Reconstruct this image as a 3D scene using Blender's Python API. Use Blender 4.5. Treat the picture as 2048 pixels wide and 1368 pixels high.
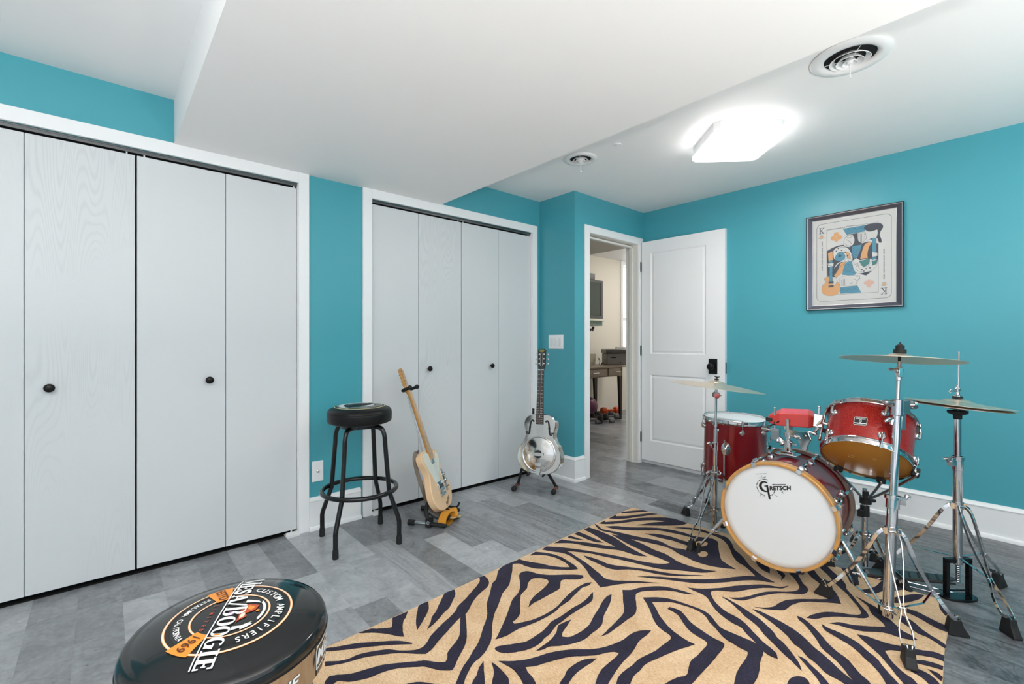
import bpy, bmesh, math, random
from math import sin, cos, pi, radians, sqrt, atan2
from mathutils import Vector, Matrix
from mathutils.geometry import tessellate_polygon

# ------------------------------------------------------------------ camera, world, lights, exposure
for o in list(bpy.data.objects):
    bpy.data.objects.remove(o, do_unlink=True)
SC = bpy.context.scene
COL = SC.collection
cam_data = bpy.data.cameras.new('camera')
cam_data.sensor_width = 36.0
cam_data.lens = 932.0 / 2048.0 * 36.0
cam_data.clip_start = 0.02
cam = bpy.data.objects.new('camera', cam_data)
cam.location = (0, 0, 1.10)
cam.rotation_euler = (radians(90), 0, radians(48.70 - 90))
COL.objects.link(cam)
SC.camera = cam
SC.view_settings.view_transform = 'Standard'
SC.view_settings.look = 'None'
SC.view_settings.gamma = 1.0
SC.view_settings.use_curve_mapping = False
SC.view_settings.exposure = 0.14
world = bpy.data.worlds.new('world'); SC.world = world
world.use_nodes = True
world.node_tree.nodes['Background'].inputs[0].default_value = (0.75, 0.85, 1.0, 1)
world.node_tree.nodes['Background'].inputs[1].default_value = 1.0
WINDOW_FILL = 8.0  # fill light through the two added windows
UP_POWER = 42.0  # fill light of the uplighters added behind the camera
LAMP_POWER = 27.0        # emission strength of the square ceiling lamps
NEXT_POWER = 62.0        # the unseen lamp added in the next room


def area_light(name, loc, size, power, color=(1, 1, 1), rot=(0, 0, 0), size_y=None):
    l = bpy.data.lights.new(name, 'AREA'); l.energy = power; l.color = color
    l.shape = 'RECTANGLE'; l.size = size; l.size_y = size_y or size
    o = bpy.data.objects.new(name, l); o.location = loc; o.rotation_euler = rot
    COL.objects.link(o)
    return o


# fill light by two added windows behind and left of the camera; daylight by the next room's window
area_light('fill_front', (.5, -1.80, 1.25), 2.8, WINDOW_FILL, (1, .91, .84), (radians(90), 0, 0), 1.4)
area_light('fill_left', (-1.60, -.15, 1.25), 2.1, WINDOW_FILL * .4, (1, .91, .84), (radians(90), 0, radians(-90)), 1.4)
# fill light from the bowls of three uplighters added behind the camera
for ux, uy, up in ((-.75, -.75, 2.1), (1.05, -1.15, 1.05), (2.6, -1.0, .27)):
    area_light('fill_uplight', (ux, uy, .93), .34, UP_POWER * up, (1, .93, .865), (radians(180), 0, 0))
area_light('daylight_next', (6.8, 4.66, 1.6), .8, 8, (1, .98, .95), (radians(-90), 0, 0), 1.5)

# ------------------------------------------------------------------ helpers: materials
def srgb(r, g, b):
    f = lambda c: (c / 255 / 12.92) if c / 255 <= .04045 else ((c / 255 + .055) / 1.055) ** 2.4
    return (f(r), f(g), f(b), 1)


MATS = {}


def mat(name, col, rough=.5, metal=0., spec=.5, coat=0., bump=0., bscale=200., emit=None, es=0., mottle=0., mscale=8., trans=0., ior=1.45):
    if name in MATS: return MATS[name]
    m = bpy.data.materials.new(name); m.use_nodes = True
    nt = m.node_tree; b = nt.nodes['Principled BSDF']
    c = tuple(col) if len(col) == 4 else tuple(col) + (1,)
    b.inputs['Base Color'].default_value = c
    b.inputs['Roughness'].default_value = rough
    b.inputs['Metallic'].default_value = metal
    b.inputs['Specular IOR Level'].default_value = spec
    b.inputs['Coat Weight'].default_value = coat
    b.inputs['Coat Roughness'].default_value = .05
    b.inputs['Transmission Weight'].default_value = trans
    b.inputs['IOR'].default_value = ior
    if emit:
        b.inputs['Emission Color'].default_value = tuple(emit) + (1,) if len(emit) == 3 else emit
        b.inputs['Emission Strength'].default_value = es
    tc = nt.nodes.new('ShaderNodeTexCoord')
    if bump > 0:
        n = nt.nodes.new('ShaderNodeTexNoise'); n.inputs['Scale'].default_value = bscale; n.inputs['Detail'].default_value = 4
        bp = nt.nodes.new('ShaderNodeBump'); bp.inputs['Strength'].default_value = bump; bp.inputs['Distance'].default_value = .002
        nt.links.new(tc.outputs['Object'], n.inputs['Vector']); nt.links.new(n.outputs['Fac'], bp.inputs['Height'])
        nt.links.new(bp.outputs['Normal'], b.inputs['Normal'])
    if mottle > 0:
        n = nt.nodes.new('ShaderNodeTexNoise'); n.inputs['Scale'].default_value = mscale; n.inputs['Detail'].default_value = 5
        mx = nt.nodes.new('ShaderNodeMix'); mx.data_type = 'RGBA'; mx.blend_type = 'MULTIPLY'
        rp = nt.nodes.new('ShaderNodeValToRGB')
        rp.color_ramp.elements[0].position = .3; rp.color_ramp.elements[1].position = .7
        rp.color_ramp.elements[0].color = (1 - mottle,) * 3 + (1,)
        mx.inputs[0].default_value = 1; mx.inputs[6].default_value = c
        nt.links.new(tc.outputs['Object'], n.inputs['Vector']); nt.links.new(n.outputs['Fac'], rp.inputs['Fac'])
        nt.links.new(rp.outputs['Color'], mx.inputs[7]); nt.links.new(mx.outputs[2], b.inputs['Base Color'])
    MATS[name] = m
    return m


# ------------------------------------------------------------------ helpers: mesh building
def frame(origin, z, x=None):
    """4x4 matrix whose local z is z and local x as near x as can be"""
    z = Vector(z).normalized()
    x = Vector(x) if x is not None else (Vector((1, 0, 0)) if abs(z.x) < .9 else Vector((0, 1, 0)))
    x = (x - z * x.dot(z)).normalized(); y = z.cross(x)
    m = Matrix((x, y, z)).transposed().to_4x4(); m.translation = Vector(origin)
    return m


class MB:
    def __init__(self, M=None):
        self.v = []; self.f = []; self.mi = []; self.M = M or Matrix.Identity(4); self.cur = 0

    def add(self, vs, fs, M=None):
        T = self.M @ M if M is not None else self.M
        n = len(self.v)
        self.v += [T @ Vector(p) for p in vs]
        self.f += [tuple(i + n for i in f) for f in fs]; self.mi += [self.cur] * len(fs)
        return self

    def box(self, lo, hi, M=None):
        (a, b, c), (d, e, f) = lo, hi
        vs = [(x, y, z) for z in (c, f) for y in (b, e) for x in (a, d)]
        return self.add(vs, [(0, 2, 3, 1), (4, 5, 7, 6), (0, 1, 5, 4), (2, 6, 7, 3), (0, 4, 6, 2), (1, 3, 7, 5)], M)

    def cbox(self, c, s, M=None):
        return self.box([c[i] - s[i] / 2 for i in range(3)], [c[i] + s[i] / 2 for i in range(3)], M)

    def cyl(self, p0, p1, r0, r1=None, n=20, caps=True):
        r1 = r0 if r1 is None else r1
        p0 = Vector(p0); p1 = Vector(p1); L = (p1 - p0).length
        return self.lathe([(r0, 0), (r1, L)], frame(p0, p1 - p0), n, caps)

    def lathe(self, prof, M=None, n=32, caps=False, a0=0., a1=2 * pi):
        full = abs(a1 - a0 - 2 * pi) < 1e-6; k = n if full else n + 1
        vs = []; fs = []
        for r, z in prof:
            for i in range(k):
                a = a0 + (a1 - a0) * i / n; vs.append((r * cos(a), r * sin(a), z))
        for j in range(len(prof) - 1):
            for i in range(n if not full else k):
                i2 = (i + 1) % k if full else i + 1
                fs.append((j * k + i, j * k + i2, (j + 1) * k + i2, (j + 1) * k + i))
        if caps and full:
            fs.append(tuple(range(k))[::-1]); fs.append(tuple((len(prof) - 1) * k + i for i in range(k)))
        return self.add(vs, fs, M)

    def tube(self, pts, r, n=12, closed=False, caps=True, lat=None, sec=None, flat=None):
        """round tube; flat=(a,b): box section, a along lat, b across"""
        P = [Vector(p) for p in pts]; m = len(P); vs = []; fs = []
        rs = r if isinstance(r, (list, tuple)) else [r] * m
        if flat:
            a, b = flat; S = [(-a / 2, -b / 2), (a / 2, -b / 2), (a / 2, b / 2), (-a / 2, b / 2)]; n = 4
        else:
            S = [(cos(2 * pi * i / n), sin(2 * pi * i / n)) for i in range(n)]
        prev = None
        for j in range(m):
            if closed: t = P[(j + 1) % m] - P[j - 1]
            else: t = P[min(j + 1, m - 1)] - P[max(j - 1, 0)]
            t.normalize()
            if lat is not None: u = Vector(lat)
            elif prev is not None: u = prev
            else: u = Vector((0, 0, 1)) if abs(t.z) < .9 else Vector((1, 0, 0))
            u = (u - t * u.dot(t)).normalized(); w = t.cross(u); prev = u
            for (s0, s1) in S:
                k = 1 if flat else rs[j]
                vs.append(P[j] + u * s0 * k + w * s1 * k)
        for j in range(m if closed else m - 1):
            for i in range(n):
                a = j * n + i; b = j * n + (i + 1) % n; c = ((j + 1) % m) * n + (i + 1) % n; d = ((j + 1) % m) * n + i
                fs.append((a, b, c, d))
        if caps and not closed:
            fs.append(tuple(range(n))[::-1]); fs.append(tuple((m - 1) * n + i for i in range(n)))
        return self.add(vs, fs)

    def prism(self, pts, z0, z1, M=None, bev=0.):
        n = len(pts)
        if bev > 0:
            c = offset_poly(pts, -bev)
            rings = [(c, z0), (pts, z0 + bev), (pts, z1 - bev), (c, z1)]
        else:
            rings = [(pts, z0), (pts, z1)]
        vs = [(p[0], p[1], z) for ring, z in rings for p in ring]; fs = []
        for j in range(len(rings) - 1):
            for i in range(n):
                i2 = (i + 1) % n; fs.append((j * n + i, j * n + i2, (j + 1) * n + i2, (j + 1) * n + i))
        tr = tessellate_polygon([[Vector((p[0], p[1], 0)) for p in rings[0][0]]])
        k = (len(rings) - 1) * n
        for t in tr:
            fs.append(tuple(t)[::-1]); fs.append(tuple(i + k for i in t))
        return self.add(vs, fs, M)

    def flatpoly(self, pts, z, M=None):
        tr = tessellate_polygon([[Vector((p[0], p[1], 0)) for p in pts]])
        return self.add([(p[0], p[1], z) for p in pts], [tuple(t) for t in tr], M)

    def ball(self, c, r, n=16, M=None, sz=(1, 1, 1)):
        k = n // 2; vs = []; fs = []
        for j in range(k + 1):
            p = pi * j / k
            for i in range(n):
                a = 2 * pi * i / n
                vs.append((c[0] + sz[0] * r * sin(p) * cos(a), c[1] + sz[1] * r * sin(p) * sin(a), c[2] + sz[2] * r * cos(p)))
        for j in range(k):
            for i in range(n):
                i2 = (i + 1) % n; fs.append((j * n + i, (j + 1) * n + i, (j + 1) * n + i2, j * n + i2))
        return self.add(vs, fs, M)

    def torus(self, c, axis, R, r, n=48, m=10, sz=1.):
        T = frame(c, axis); vs = []; fs = []
        for i in range(n):
            a = 2 * pi * i / n
            for j in range(m):
                b = 2 * pi * j / m; q = R + r * cos(b); vs.append((q * cos(a), q * sin(a), r * sz * sin(b)))
        for i in range(n):
            for j in range(m):
                fs.append((i * m + j, ((i + 1) % n) * m + j, ((i + 1) % n) * m + (j + 1) % m, i * m + (j + 1) % m))
        return self.add(vs, fs, T)


def offset_poly(pts, d):
    n = len(pts); out = []
    area = sum(pts[i][0] * pts[(i + 1) % n][1] - pts[(i + 1) % n][0] * pts[i][1] for i in range(n))
    s = 1 if area > 0 else -1
    for i in range(n):
        a = Vector(pts[i - 1][:2]); b = Vector(pts[i][:2]); c = Vector(pts[(i + 1) % n][:2])
        e1 = (b - a); e2 = (c - b)
        if e1.length < 1e-9: e1 = e2
        if e2.length < 1e-9: e2 = e1
        n1 = Vector((e1.y, -e1.x)).normalized() * s; n2 = Vector((e2.y, -e2.x)).normalized() * s
        q = n1 + n2
        if q.length < 1e-6: q = n1
        q.normalize(); k = min(1 / max(q.dot(n1), .4), 2.5)
        out.append((b.x + q.x * d * k, b.y + q.y * d * k))
    return out


def smooth_poly(pts, sub=4, sharp=50, closed=True):
    n = len(pts); P = [Vector(p[:2]) for p in pts]; out = []
    def tan(i):
        a = P[i - 1]; b = P[i]; c = P[(i + 1) % n]
        if (b - a).length < 1e-9 or (c - b).length < 1e-9: return None
        if (b - a).angle(c - b) > radians(sharp): return None
        return (c - a)
    for i in range(n if closed else n - 1):
        p0 = P[i]; p1 = P[(i + 1) % n]; L = (p1 - p0).length
        t0 = tan(i); t1 = tan((i + 1) % n)
        m0 = t0.normalized() * L if t0 is not None else (p1 - p0)
        m1 = t1.normalized() * L if t1 is not None else (p1 - p0)
        for k in range(sub):
            t = k / sub; t2 = t * t; t3 = t2 * t
            q = p0 * (2 * t3 - 3 * t2 + 1) + m0 * (t3 - 2 * t2 + t) + p1 * (-2 * t3 + 3 * t2) + m1 * (t3 - t2)
            out.append((q.x, q.y))
    return out


def bez(pts, sub=8):
    """smooth open 3D path through points (Catmull-Rom)"""
    P = [Vector(p) for p in pts]; out = []
    for i in range(len(P) - 1):
        a = P[max(i - 1, 0)]; b = P[i]; c = P[i + 1]; d = P[min(i + 2, len(P) - 1)]
        for k in range(sub):
            t = k / sub
            out.append(.5 * ((2 * b) + (c - a) * t + (2 * a - 5 * b + 4 * c - d) * t * t + (3 * b - a - 3 * c + d) * t ** 3))
    out.append(P[-1])
    return out


ORG = {}


def obj(name, mb, mats, parent=None, smooth=35, bevel=0., label=None):
    """ONE mesh object; mb is in world coordinates, the parent's origin is taken off"""
    me = bpy.data.meshes.new(name)
    off = ORG.get(parent.name, Vector()) if parent else Vector()
    me.from_pydata([tuple(v - off) for v in mb.v], [], mb.f)
    if not isinstance(mats, (list, tuple)): mats = [mats]
    for m in mats: me.materials.append(m)
    me.polygons.foreach_set('material_index', mb.mi)
    bm = bmesh.new(); bm.from_mesh(me); bmesh.ops.recalc_face_normals(bm, faces=bm.faces); bm.to_mesh(me); bm.free()
    if smooth:
        me.shade_smooth(); me.set_sharp_from_angle(angle=radians(smooth))
    me.update()
    o = bpy.data.objects.new(name, me); COL.objects.link(o)
    if parent: o.parent = parent
    ORG[o.name] = off if parent else Vector()
    if bevel:
        md = o.modifiers.new('bevel', 'BEVEL'); md.width = bevel; md.segments = 2; md.limit_method = 'ANGLE'; md.angle_limit = radians(40)
    if label: o['label'] = label
    return o


def thing(name, label, cat, loc=(0, 0, 0), group=None):
    o = bpy.data.objects.new(name, None); o.empty_display_size = .05; o.location = loc; COL.objects.link(o)
    ORG[o.name] = Vector(loc)
    return tag(o, label, cat, group)


def tag(o, label, cat, group=None, kind=None):
    o['label'] = label; o['category'] = cat
    if group: o['group'] = group
    if kind: o['kind'] = kind
    return o


def struct(name, mb, mats, label, cat, **k):
    return tag(obj(name, mb, mats, **k), label, cat, kind='structure')


def dup(root, loc, label=None):
    r = root.copy(); COL.objects.link(r); r.location = loc
    if label: r['label'] = label
    for ch in list(root.children):
        c = ch.copy(); COL.objects.link(c); c.parent = r
        for g in ch.children:
            d = g.copy(); COL.objects.link(d); d.parent = c
    return r


def text2d(s, size=1., bold=0., xs=1., align='LEFT', shear=0.):
    """flat letters as (verts, faces, width); baseline at y=0, cap height about size"""
    cu = bpy.data.curves.new('txt', 'FONT'); cu.body = s; cu.size = size / .7; cu.offset = bold * size; cu.shear = shear
    cu.align_x = align; cu.resolution_u = 4
    o = bpy.data.objects.new('txt', cu)
    me = bpy.data.meshes.new_from_object(o)
    vs = [(v.co.x * xs, v.co.y) for v in me.vertices]; fs = [tuple(p.vertices) for p in me.polygons]
    bpy.data.objects.remove(o); bpy.data.curves.remove(cu); bpy.data.meshes.remove(me)
    w = (max(v[0] for v in vs) - min(v[0] for v in vs)) if vs else 0
    return vs, fs, w


def put_text(mb, s, size, M, z=0., align='CENTER', **k):
    vs, fs, w = text2d(s, size, align=align, **k)
    mb.add([(x, y, z) for x, y in vs], fs, M)
# ------------------------------------------------------------------ dimensions of the room (metres)
YC = 2.82      # closet wall
XB = 2.79      # short wall that steps forward beside the second closet
YD = 2.43      # wall with the doorway
XR = 3.75      # wall with the framed print
CH = 2.29      # ceiling
SZ = 2.07      # underside of the dropped soffit
SX0, SX1 = .264, 1.796
XL, YF = -1.45, -1.65
YN, XN = 4.5, 7.3     # next room: its far wall, its right wall
WF = (-.9, 1.9); WL = (-1.2, .9); WZ = (.55, 1.95)      # added unseen windows behind the camera and at the left end

# ------------------------------------------------------------------ surface materials
white_paint = mat('white_wall_paint', srgb(243, 244, 245), .55, bump=.08, bscale=350)
trim_white = mat('white_trim_gloss_paint', srgb(246, 247, 249), .32, spec=.5)
teal = mat('teal_wall_paint', srgb(76, 166, 181), .35, spec=.6, bump=.12, bscale=300)
cream = mat('cream_wall_paint', srgb(230, 224, 212), .6)
dark = mat('black_gap_shade', (.006, .006, .007), .8)


def closet_material():
    m = bpy.data.materials.new('white_closet_grain'); m.use_nodes = True; nt = m.node_tree; b = nt.nodes['Principled BSDF']
    N = nt.nodes.new; L = nt.links.new
    tc = N('ShaderNodeTexCoord'); at = N('ShaderNodeAttribute'); at.attribute_name = 'grain'
    mp = N('ShaderNodeMapping'); mp.inputs['Scale'].default_value = (5.5, 5.5, .5)
    L(tc.outputs['Object'], mp.inputs['Vector'])
    n = N('ShaderNodeTexNoise'); n.inputs['Scale'].default_value = 1.0; n.inputs['Detail'].default_value = 1.5; L(mp.outputs[0], n.inputs['Vector'])
    mul = N('ShaderNodeMath'); mul.operation = 'MULTIPLY'; mul.inputs[1].default_value = 46; L(n.outputs['Fac'], mul.inputs[0])
    fr = N('ShaderNodeMath'); fr.operation = 'PINGPONG'; fr.inputs[1].default_value = .5; L(mul.outputs[0], fr.inputs[0])
    rp = N('ShaderNodeValToRGB'); rp.color_ramp.elements[0].position = .0; rp.color_ramp.elements[1].position = .45; L(fr.outputs[0], rp.inputs['Fac'])
    mp2 = N('ShaderNodeMapping'); mp2.inputs['Scale'].default_value = (260, 260, 9); L(tc.outputs['Object'], mp2.inputs['Vector'])
    n2 = N('ShaderNodeTexNoise'); n2.inputs['Scale'].default_value = 1; L(mp2.outputs[0], n2.inputs['Vector'])
    m2 = N('ShaderNodeMix'); m2.data_type = 'FLOAT'; m2.inputs[0].default_value = .35; L(rp.outputs['Color'], m2.inputs[2]); L(n2.outputs['Fac'], m2.inputs[3])
    mk = N('ShaderNodeTexNoise'); mk.inputs['Scale'].default_value = 1.3; mk.inputs['Detail'].default_value = 1; L(tc.outputs['Object'], mk.inputs['Vector'])
    mr = N('ShaderNodeMapRange'); mr.inputs[1].default_value = .42; mr.inputs[2].default_value = .62; mr.inputs[3].default_value = .12; L(mk.outputs['Fac'], mr.inputs[0])
    mm = N('ShaderNodeMath'); mm.operation = 'MULTIPLY'; L(at.outputs['Fac'], mm.inputs[0]); L(mr.outputs[0], mm.inputs[1])
    mg = N('ShaderNodeMix'); mg.data_type = 'FLOAT'; mg.inputs[2].default_value = .8; L(mm.outputs[0], mg.inputs[0]); L(m2.outputs[0], mg.inputs[3])
    bp = N('ShaderNodeBump'); bp.inputs['Strength'].default_value = .3; bp.inputs['Distance'].default_value = .0008; L(mg.outputs[0], bp.inputs['Height'])
    cr = N('ShaderNodeValToRGB'); cr.color_ramp.elements[0].color = srgb(205, 208, 211); cr.color_ramp.elements[1].color = srgb(217, 220, 223)
    cr.color_ramp.elements[1].position = .6
    L(mg.outputs[0], cr.inputs['Fac']); L(cr.outputs['Color'], b.inputs['Base Color']); L(bp.outputs['Normal'], b.inputs['Normal'])
    b.inputs['Roughness'].default_value = .42
    return m


closet_white = closet_material()


def floor_material():
    m = bpy.data.materials.new('grey_slate_plank'); m.use_nodes = True; nt = m.node_tree; b = nt.nodes['Principled BSDF']
    N = nt.nodes.new; L = nt.links.new
    tc = N('ShaderNodeTexCoord'); tone = N('ShaderNodeAttribute'); tone.attribute_name = 'tone'
    kind = N('ShaderNodeAttribute'); kind.attribute_name = 'streak'; seed = N('ShaderNodeAttribute'); seed.attribute_name = 'seed'
    sv = N('ShaderNodeCombineXYZ'); L(seed.outputs['Fac'], sv.inputs[2])
    ad = N('ShaderNodeVectorMath'); ad.operation = 'ADD'; L(tc.outputs['Object'], ad.inputs[0]); L(sv.outputs[0], ad.inputs[1])
    def noise(scale, detail, sc=(1, 1, 1), dist=0.):
        mp = N('ShaderNodeMapping'); mp.inputs['Scale'].default_value = sc; L(ad.outputs[0], mp.inputs['Vector'])
        n = N('ShaderNodeTexNoise'); n.inputs['Scale'].default_value = scale; n.inputs['Detail'].default_value = detail; n.inputs['Distortion'].default_value = dist
        L(mp.outputs[0], n.inputs['Vector']); return n.outputs['Fac']
    def mth(op, a, c):
        q = N('ShaderNodeMath'); q.operation = op
        for i, v in enumerate((a, c)):
            if isinstance(v, (int, float)): q.inputs[i].default_value = v
            else: L(v, q.inputs[i])
        return q.outputs[0]
    slate = noise(9, 8, dist=.8); fine = noise(60, 6); streak = noise(6, 7, (9, .8, 1), .4)
    vein_n = noise(3.5, 4, dist=1.2)
    vein = mth('ABSOLUTE', mth('SUBTRACT', vein_n, .5), 0); vr = N('ShaderNodeMapRange'); L(vein, vr.inputs[0]); vr.inputs[1].default_value = 0; vr.inputs[2].default_value = .012; vr.inputs[3].default_value = 1; vr.inputs[4].default_value = 0
    spk = N('ShaderNodeMapRange'); L(noise(45, 5, dist=1.5), spk.inputs[0]); spk.inputs[1].default_value = .62; spk.inputs[2].default_value = .75
    spm = N('ShaderNodeMapRange'); L(noise(4, 2), spm.inputs[0]); spm.inputs[1].default_value = .52; spm.inputs[2].default_value = .65
    mixf = N('ShaderNodeMix'); mixf.data_type = 'FLOAT'; L(kind.outputs['Fac'], mixf.inputs[0]); L(slate, mixf.inputs[2]); L(streak, mixf.inputs[3])
    v = mth('ADD', tone.outputs['Fac'], mth('MULTIPLY', mth('SUBTRACT', mixf.outputs[0], .5), .58))
    v = mth('ADD', v, mth('MULTIPLY', mth('SUBTRACT', fine, .5), .30))
    v = mth('ADD', v, mth('MULTIPLY', vr.outputs[0], -.09))
    v = mth('ADD', v, mth('MULTIPLY', mth('MULTIPLY', spk.outputs[0], spm.outputs[0]), mth('MULTIPLY', mth('SUBTRACT', 1, kind.outputs['Fac']), .40)))
    cr = N('ShaderNodeValToRGB'); e = cr.color_ramp.elements
    e[0].position = 0; e[0].color = srgb(66, 68, 73); e[1].position = 1; e[1].color = srgb(212, 216, 220)
    L(v, cr.inputs['Fac']); L(cr.outputs['Color'], b.inputs['Base Color'])
    bp = N('ShaderNodeBump'); bp.inputs['Strength'].default_value = .25; bp.inputs['Distance'].default_value = .001; L(v, bp.inputs['Height']); L(bp.outputs['Normal'], b.inputs['Normal'])
    rr = N('ShaderNodeMapRange'); L(fine, rr.inputs[0]); rr.inputs[3].default_value = .22; rr.inputs[4].default_value = .42; L(rr.outputs[0], b.inputs['Roughness'])
    b.inputs['Specular IOR Level'].default_value = .5
    return m


def wall(name, lo, hi, m, label):
    return struct(name, MB().box(lo, hi), m, label, 'wall', smooth=0)


# ------------------------------------------------------------------ floor: planks 14.25 cm wide laid towards the closets
random.seed(11)
PW = .1425; P0 = .0635
FIX = {  # (strip, y0, y1): (tone, streak) for planks one can pick out in the photograph
    0: [(2.56, 3.6, .30, .3), (1.4, 2.56, .56, 0)], 1: [(2.56, 3.6, .36, 0), (1.5, 2.56, .40, 0)], 2: [(2.0, 3.6, .27, .2)],
    3: [(2.2, 3.6, .45, 0)], 4: [(2.284, 3.6, .24, .2), (1.9, 2.284, .58, 0)], 5: [(2.284, 3.6, .56, 0), (1.872, 2.284, .57, 0), (1.2, 1.872, .28, .1)],
    6: [(2.284, 3.6, .56, 0), (1.1, 2.284, .52, 0)], 7: [(2.40, 3.6, .24, .3), (1.2, 2.40, .44, 1)], 8: [(2.28, 3.6, .26, .3), (1.73, 2.28, .22, .1)],
    9: [(2.275, 3.6, .24, .2), (1.7, 2.275, .55, 0)], 10: [(2.02, 3.6, .27, 1), (1.7, 2.02, .56, 0)], 11: [(1.81, 3.6, .30, 1)],
    -1: [(1.2, 3.6, .30, .2)], -2: [(2.0, 3.6, .32, .2)], -3: [(2.3, 3.6, .50, 0)]}
fv = []; ff = []; ft = []; fk = []; fs_ = []
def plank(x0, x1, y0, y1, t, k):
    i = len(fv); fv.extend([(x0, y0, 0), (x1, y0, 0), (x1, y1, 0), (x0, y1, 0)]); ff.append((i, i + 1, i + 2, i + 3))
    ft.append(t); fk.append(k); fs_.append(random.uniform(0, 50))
for s in range(-13, 50):
    x0 = P0 + s * PW; x1 = x0 + PW
    lst = sorted(FIX.get(s, []), key=lambda q: q[0]); y = YF - .3
    segs = []
    stops = lst[0][0] if lst else 9
    y = YF - random.uniform(.3, 1.2)
    while y < min(stops, 5.2):
        y2 = y + random.uniform(.45, 1.2)
        if stops - y2 < .3: y2 = stops
        y2 = min(y2, stops)
        segs.append((y, y2, random.choice((.24, .28, .33, .38, .45, .5, .42)), random.choice((0, 0, .5, 1, 1)))); y = y2
    for q in lst: segs.append(q)
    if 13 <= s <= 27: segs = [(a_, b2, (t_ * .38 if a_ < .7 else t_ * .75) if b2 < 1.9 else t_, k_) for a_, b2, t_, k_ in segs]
    if lst:
        y = lst[-1][1]
        while y < 5.2:
            y2 = y + random.uniform(.5, 1.2); segs.append((y, y2, random.uniform(.25, .5), 1)); y = y2
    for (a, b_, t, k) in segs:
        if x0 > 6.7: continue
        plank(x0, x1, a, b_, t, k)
me = bpy.data.meshes.new('floor'); me.from_pydata(fv, [], ff)
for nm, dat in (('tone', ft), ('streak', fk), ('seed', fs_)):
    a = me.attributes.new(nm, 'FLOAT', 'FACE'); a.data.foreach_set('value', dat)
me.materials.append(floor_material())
floor = bpy.data.objects.new('floor', me); COL.objects.link(floor)
tag(floor, 'grey slate-look plank floor running through both rooms', 'floor', kind='structure')
struct('floor', MB().box((XL - .3, YF - .3, -.12), (XN + .2, YN + .2, -.004)), mat('subfloor_concrete', (.2, .2, .2), .9), 'concrete slab under the planks', 'floor', smooth=0)

# ------------------------------------------------------------------ walls, ceiling, soffit
DXH0 = 3.69
C1 = (-.615, .843); C2 = (1.285, 2.696); CT = 2.012     # closet openings
DO = (2.962, 3.650); DT = 1.985                          # doorway opening
T = .12
w = MB(); w.box((XL, YC, 0), (C1[0], YC + T, CH)); w.box((C1[1], YC, 0), (C2[0], YC + T, CH)); w.box((C2[1], YC, 0), (XB + T, YC + T, CH))
w.box((C1[0], YC, CT), (C1[1], YC + T, CH)); w.box((C2[0], YC, CT), (C2[1], YC + T, CH))
struct('wall_closets', w, teal, 'teal wall around the two white closets', 'wall', smooth=0)
w = MB(); w.box((XB, YD, 0), (XB + T, YC, CH)); struct('wall_alcove', w, teal, 'short teal wall stepping forward beside the second closet', 'wall', smooth=0)
w = MB(); w.box((XB + T, YD, 0), (DO[0] - .012, YD + T, CH)); w.box((DO[1] + .02, YD, 0), (XR + T, YD + T, CH)); w.box((DO[0] - .012, YD, DT + .01), (DO[1] + .02, YD + T, CH))
struct('wall_doorway', w, teal, 'teal wall pierced by the open doorway', 'wall', smooth=0)
wall('wall_right', (XR, YF, 0), (XR + T, YD, CH), teal, 'long teal wall behind the drum kit with the framed print')
w = MB(); w.box((XL - T, YF, 0), (XL, WL[0], CH)); w.box((XL - T, WL[1], 0), (XL, YC + T, CH)); w.box((XL - T, WL[0], 0), (XL, WL[1], WZ[0])); w.box((XL - T, WL[0], WZ[1]), (XL, WL[1], CH))
struct('wall_left', w, white_paint, 'white wall at the left end of the room', 'wall', smooth=0)
w = MB(); w.box((XL - T, YF - T, 0), (WF[0], YF, CH)); w.box((WF[1], YF - T, 0), (XR + T, YF, CH)); w.box((WF[0], YF - T, 0), (WF[1], YF, WZ[0])); w.box((WF[0], YF - T, WZ[1]), (WF[1], YF, CH))
struct('wall_front', w, teal, 'teal wall behind the camera', 'wall', smooth=0)
def added_window(n, horiz, a, b_, label):
    f = MB()
    def bx(u0, u1, d0, d1, z0, z1):
        if horiz: f.box((u0, YF - T + d0, z0), (u1, YF - T + d1, z1))
        else: f.box((XL - T + d0, u0, z0), (XL - T + d1, u1, z1))
    for (u0, u1, z0, z1) in ((a, a + .05, WZ[0], WZ[1]), (b_ - .05, b_, WZ[0], WZ[1]), (a, b_, WZ[0], WZ[0] + .05), (a, b_, WZ[1] - .05, WZ[1]), ((a + b_) / 2 - .02, (a + b_) / 2 + .02, WZ[0], WZ[1])): bx(u0, u1, .03, .08, z0, z1)
    return struct('window_%d' % n, f, trim_white, label, 'window', smooth=0)
added_window(2, True, *WF, 'added white window behind the camera, unseen, for fill light'); added_window(3, False, *WL, 'added white window at the left end of the room, unseen, for fill light')  # both unseen, added as openings for the fill light
ce = MB(); ce.box((XL - T, YF - T, CH), (XR + T, YC + T, CH + .12))
struct('ceiling', ce, white_paint, 'smooth white ceiling of the music room', 'ceiling', smooth=0)
so = MB(); so.box((SX0, YF, SZ), (SX1, YC, CH))
struct('ceiling_soffit', so, white_paint, 'wide dropped white soffit crossing the ceiling', 'soffit', smooth=0)
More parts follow.
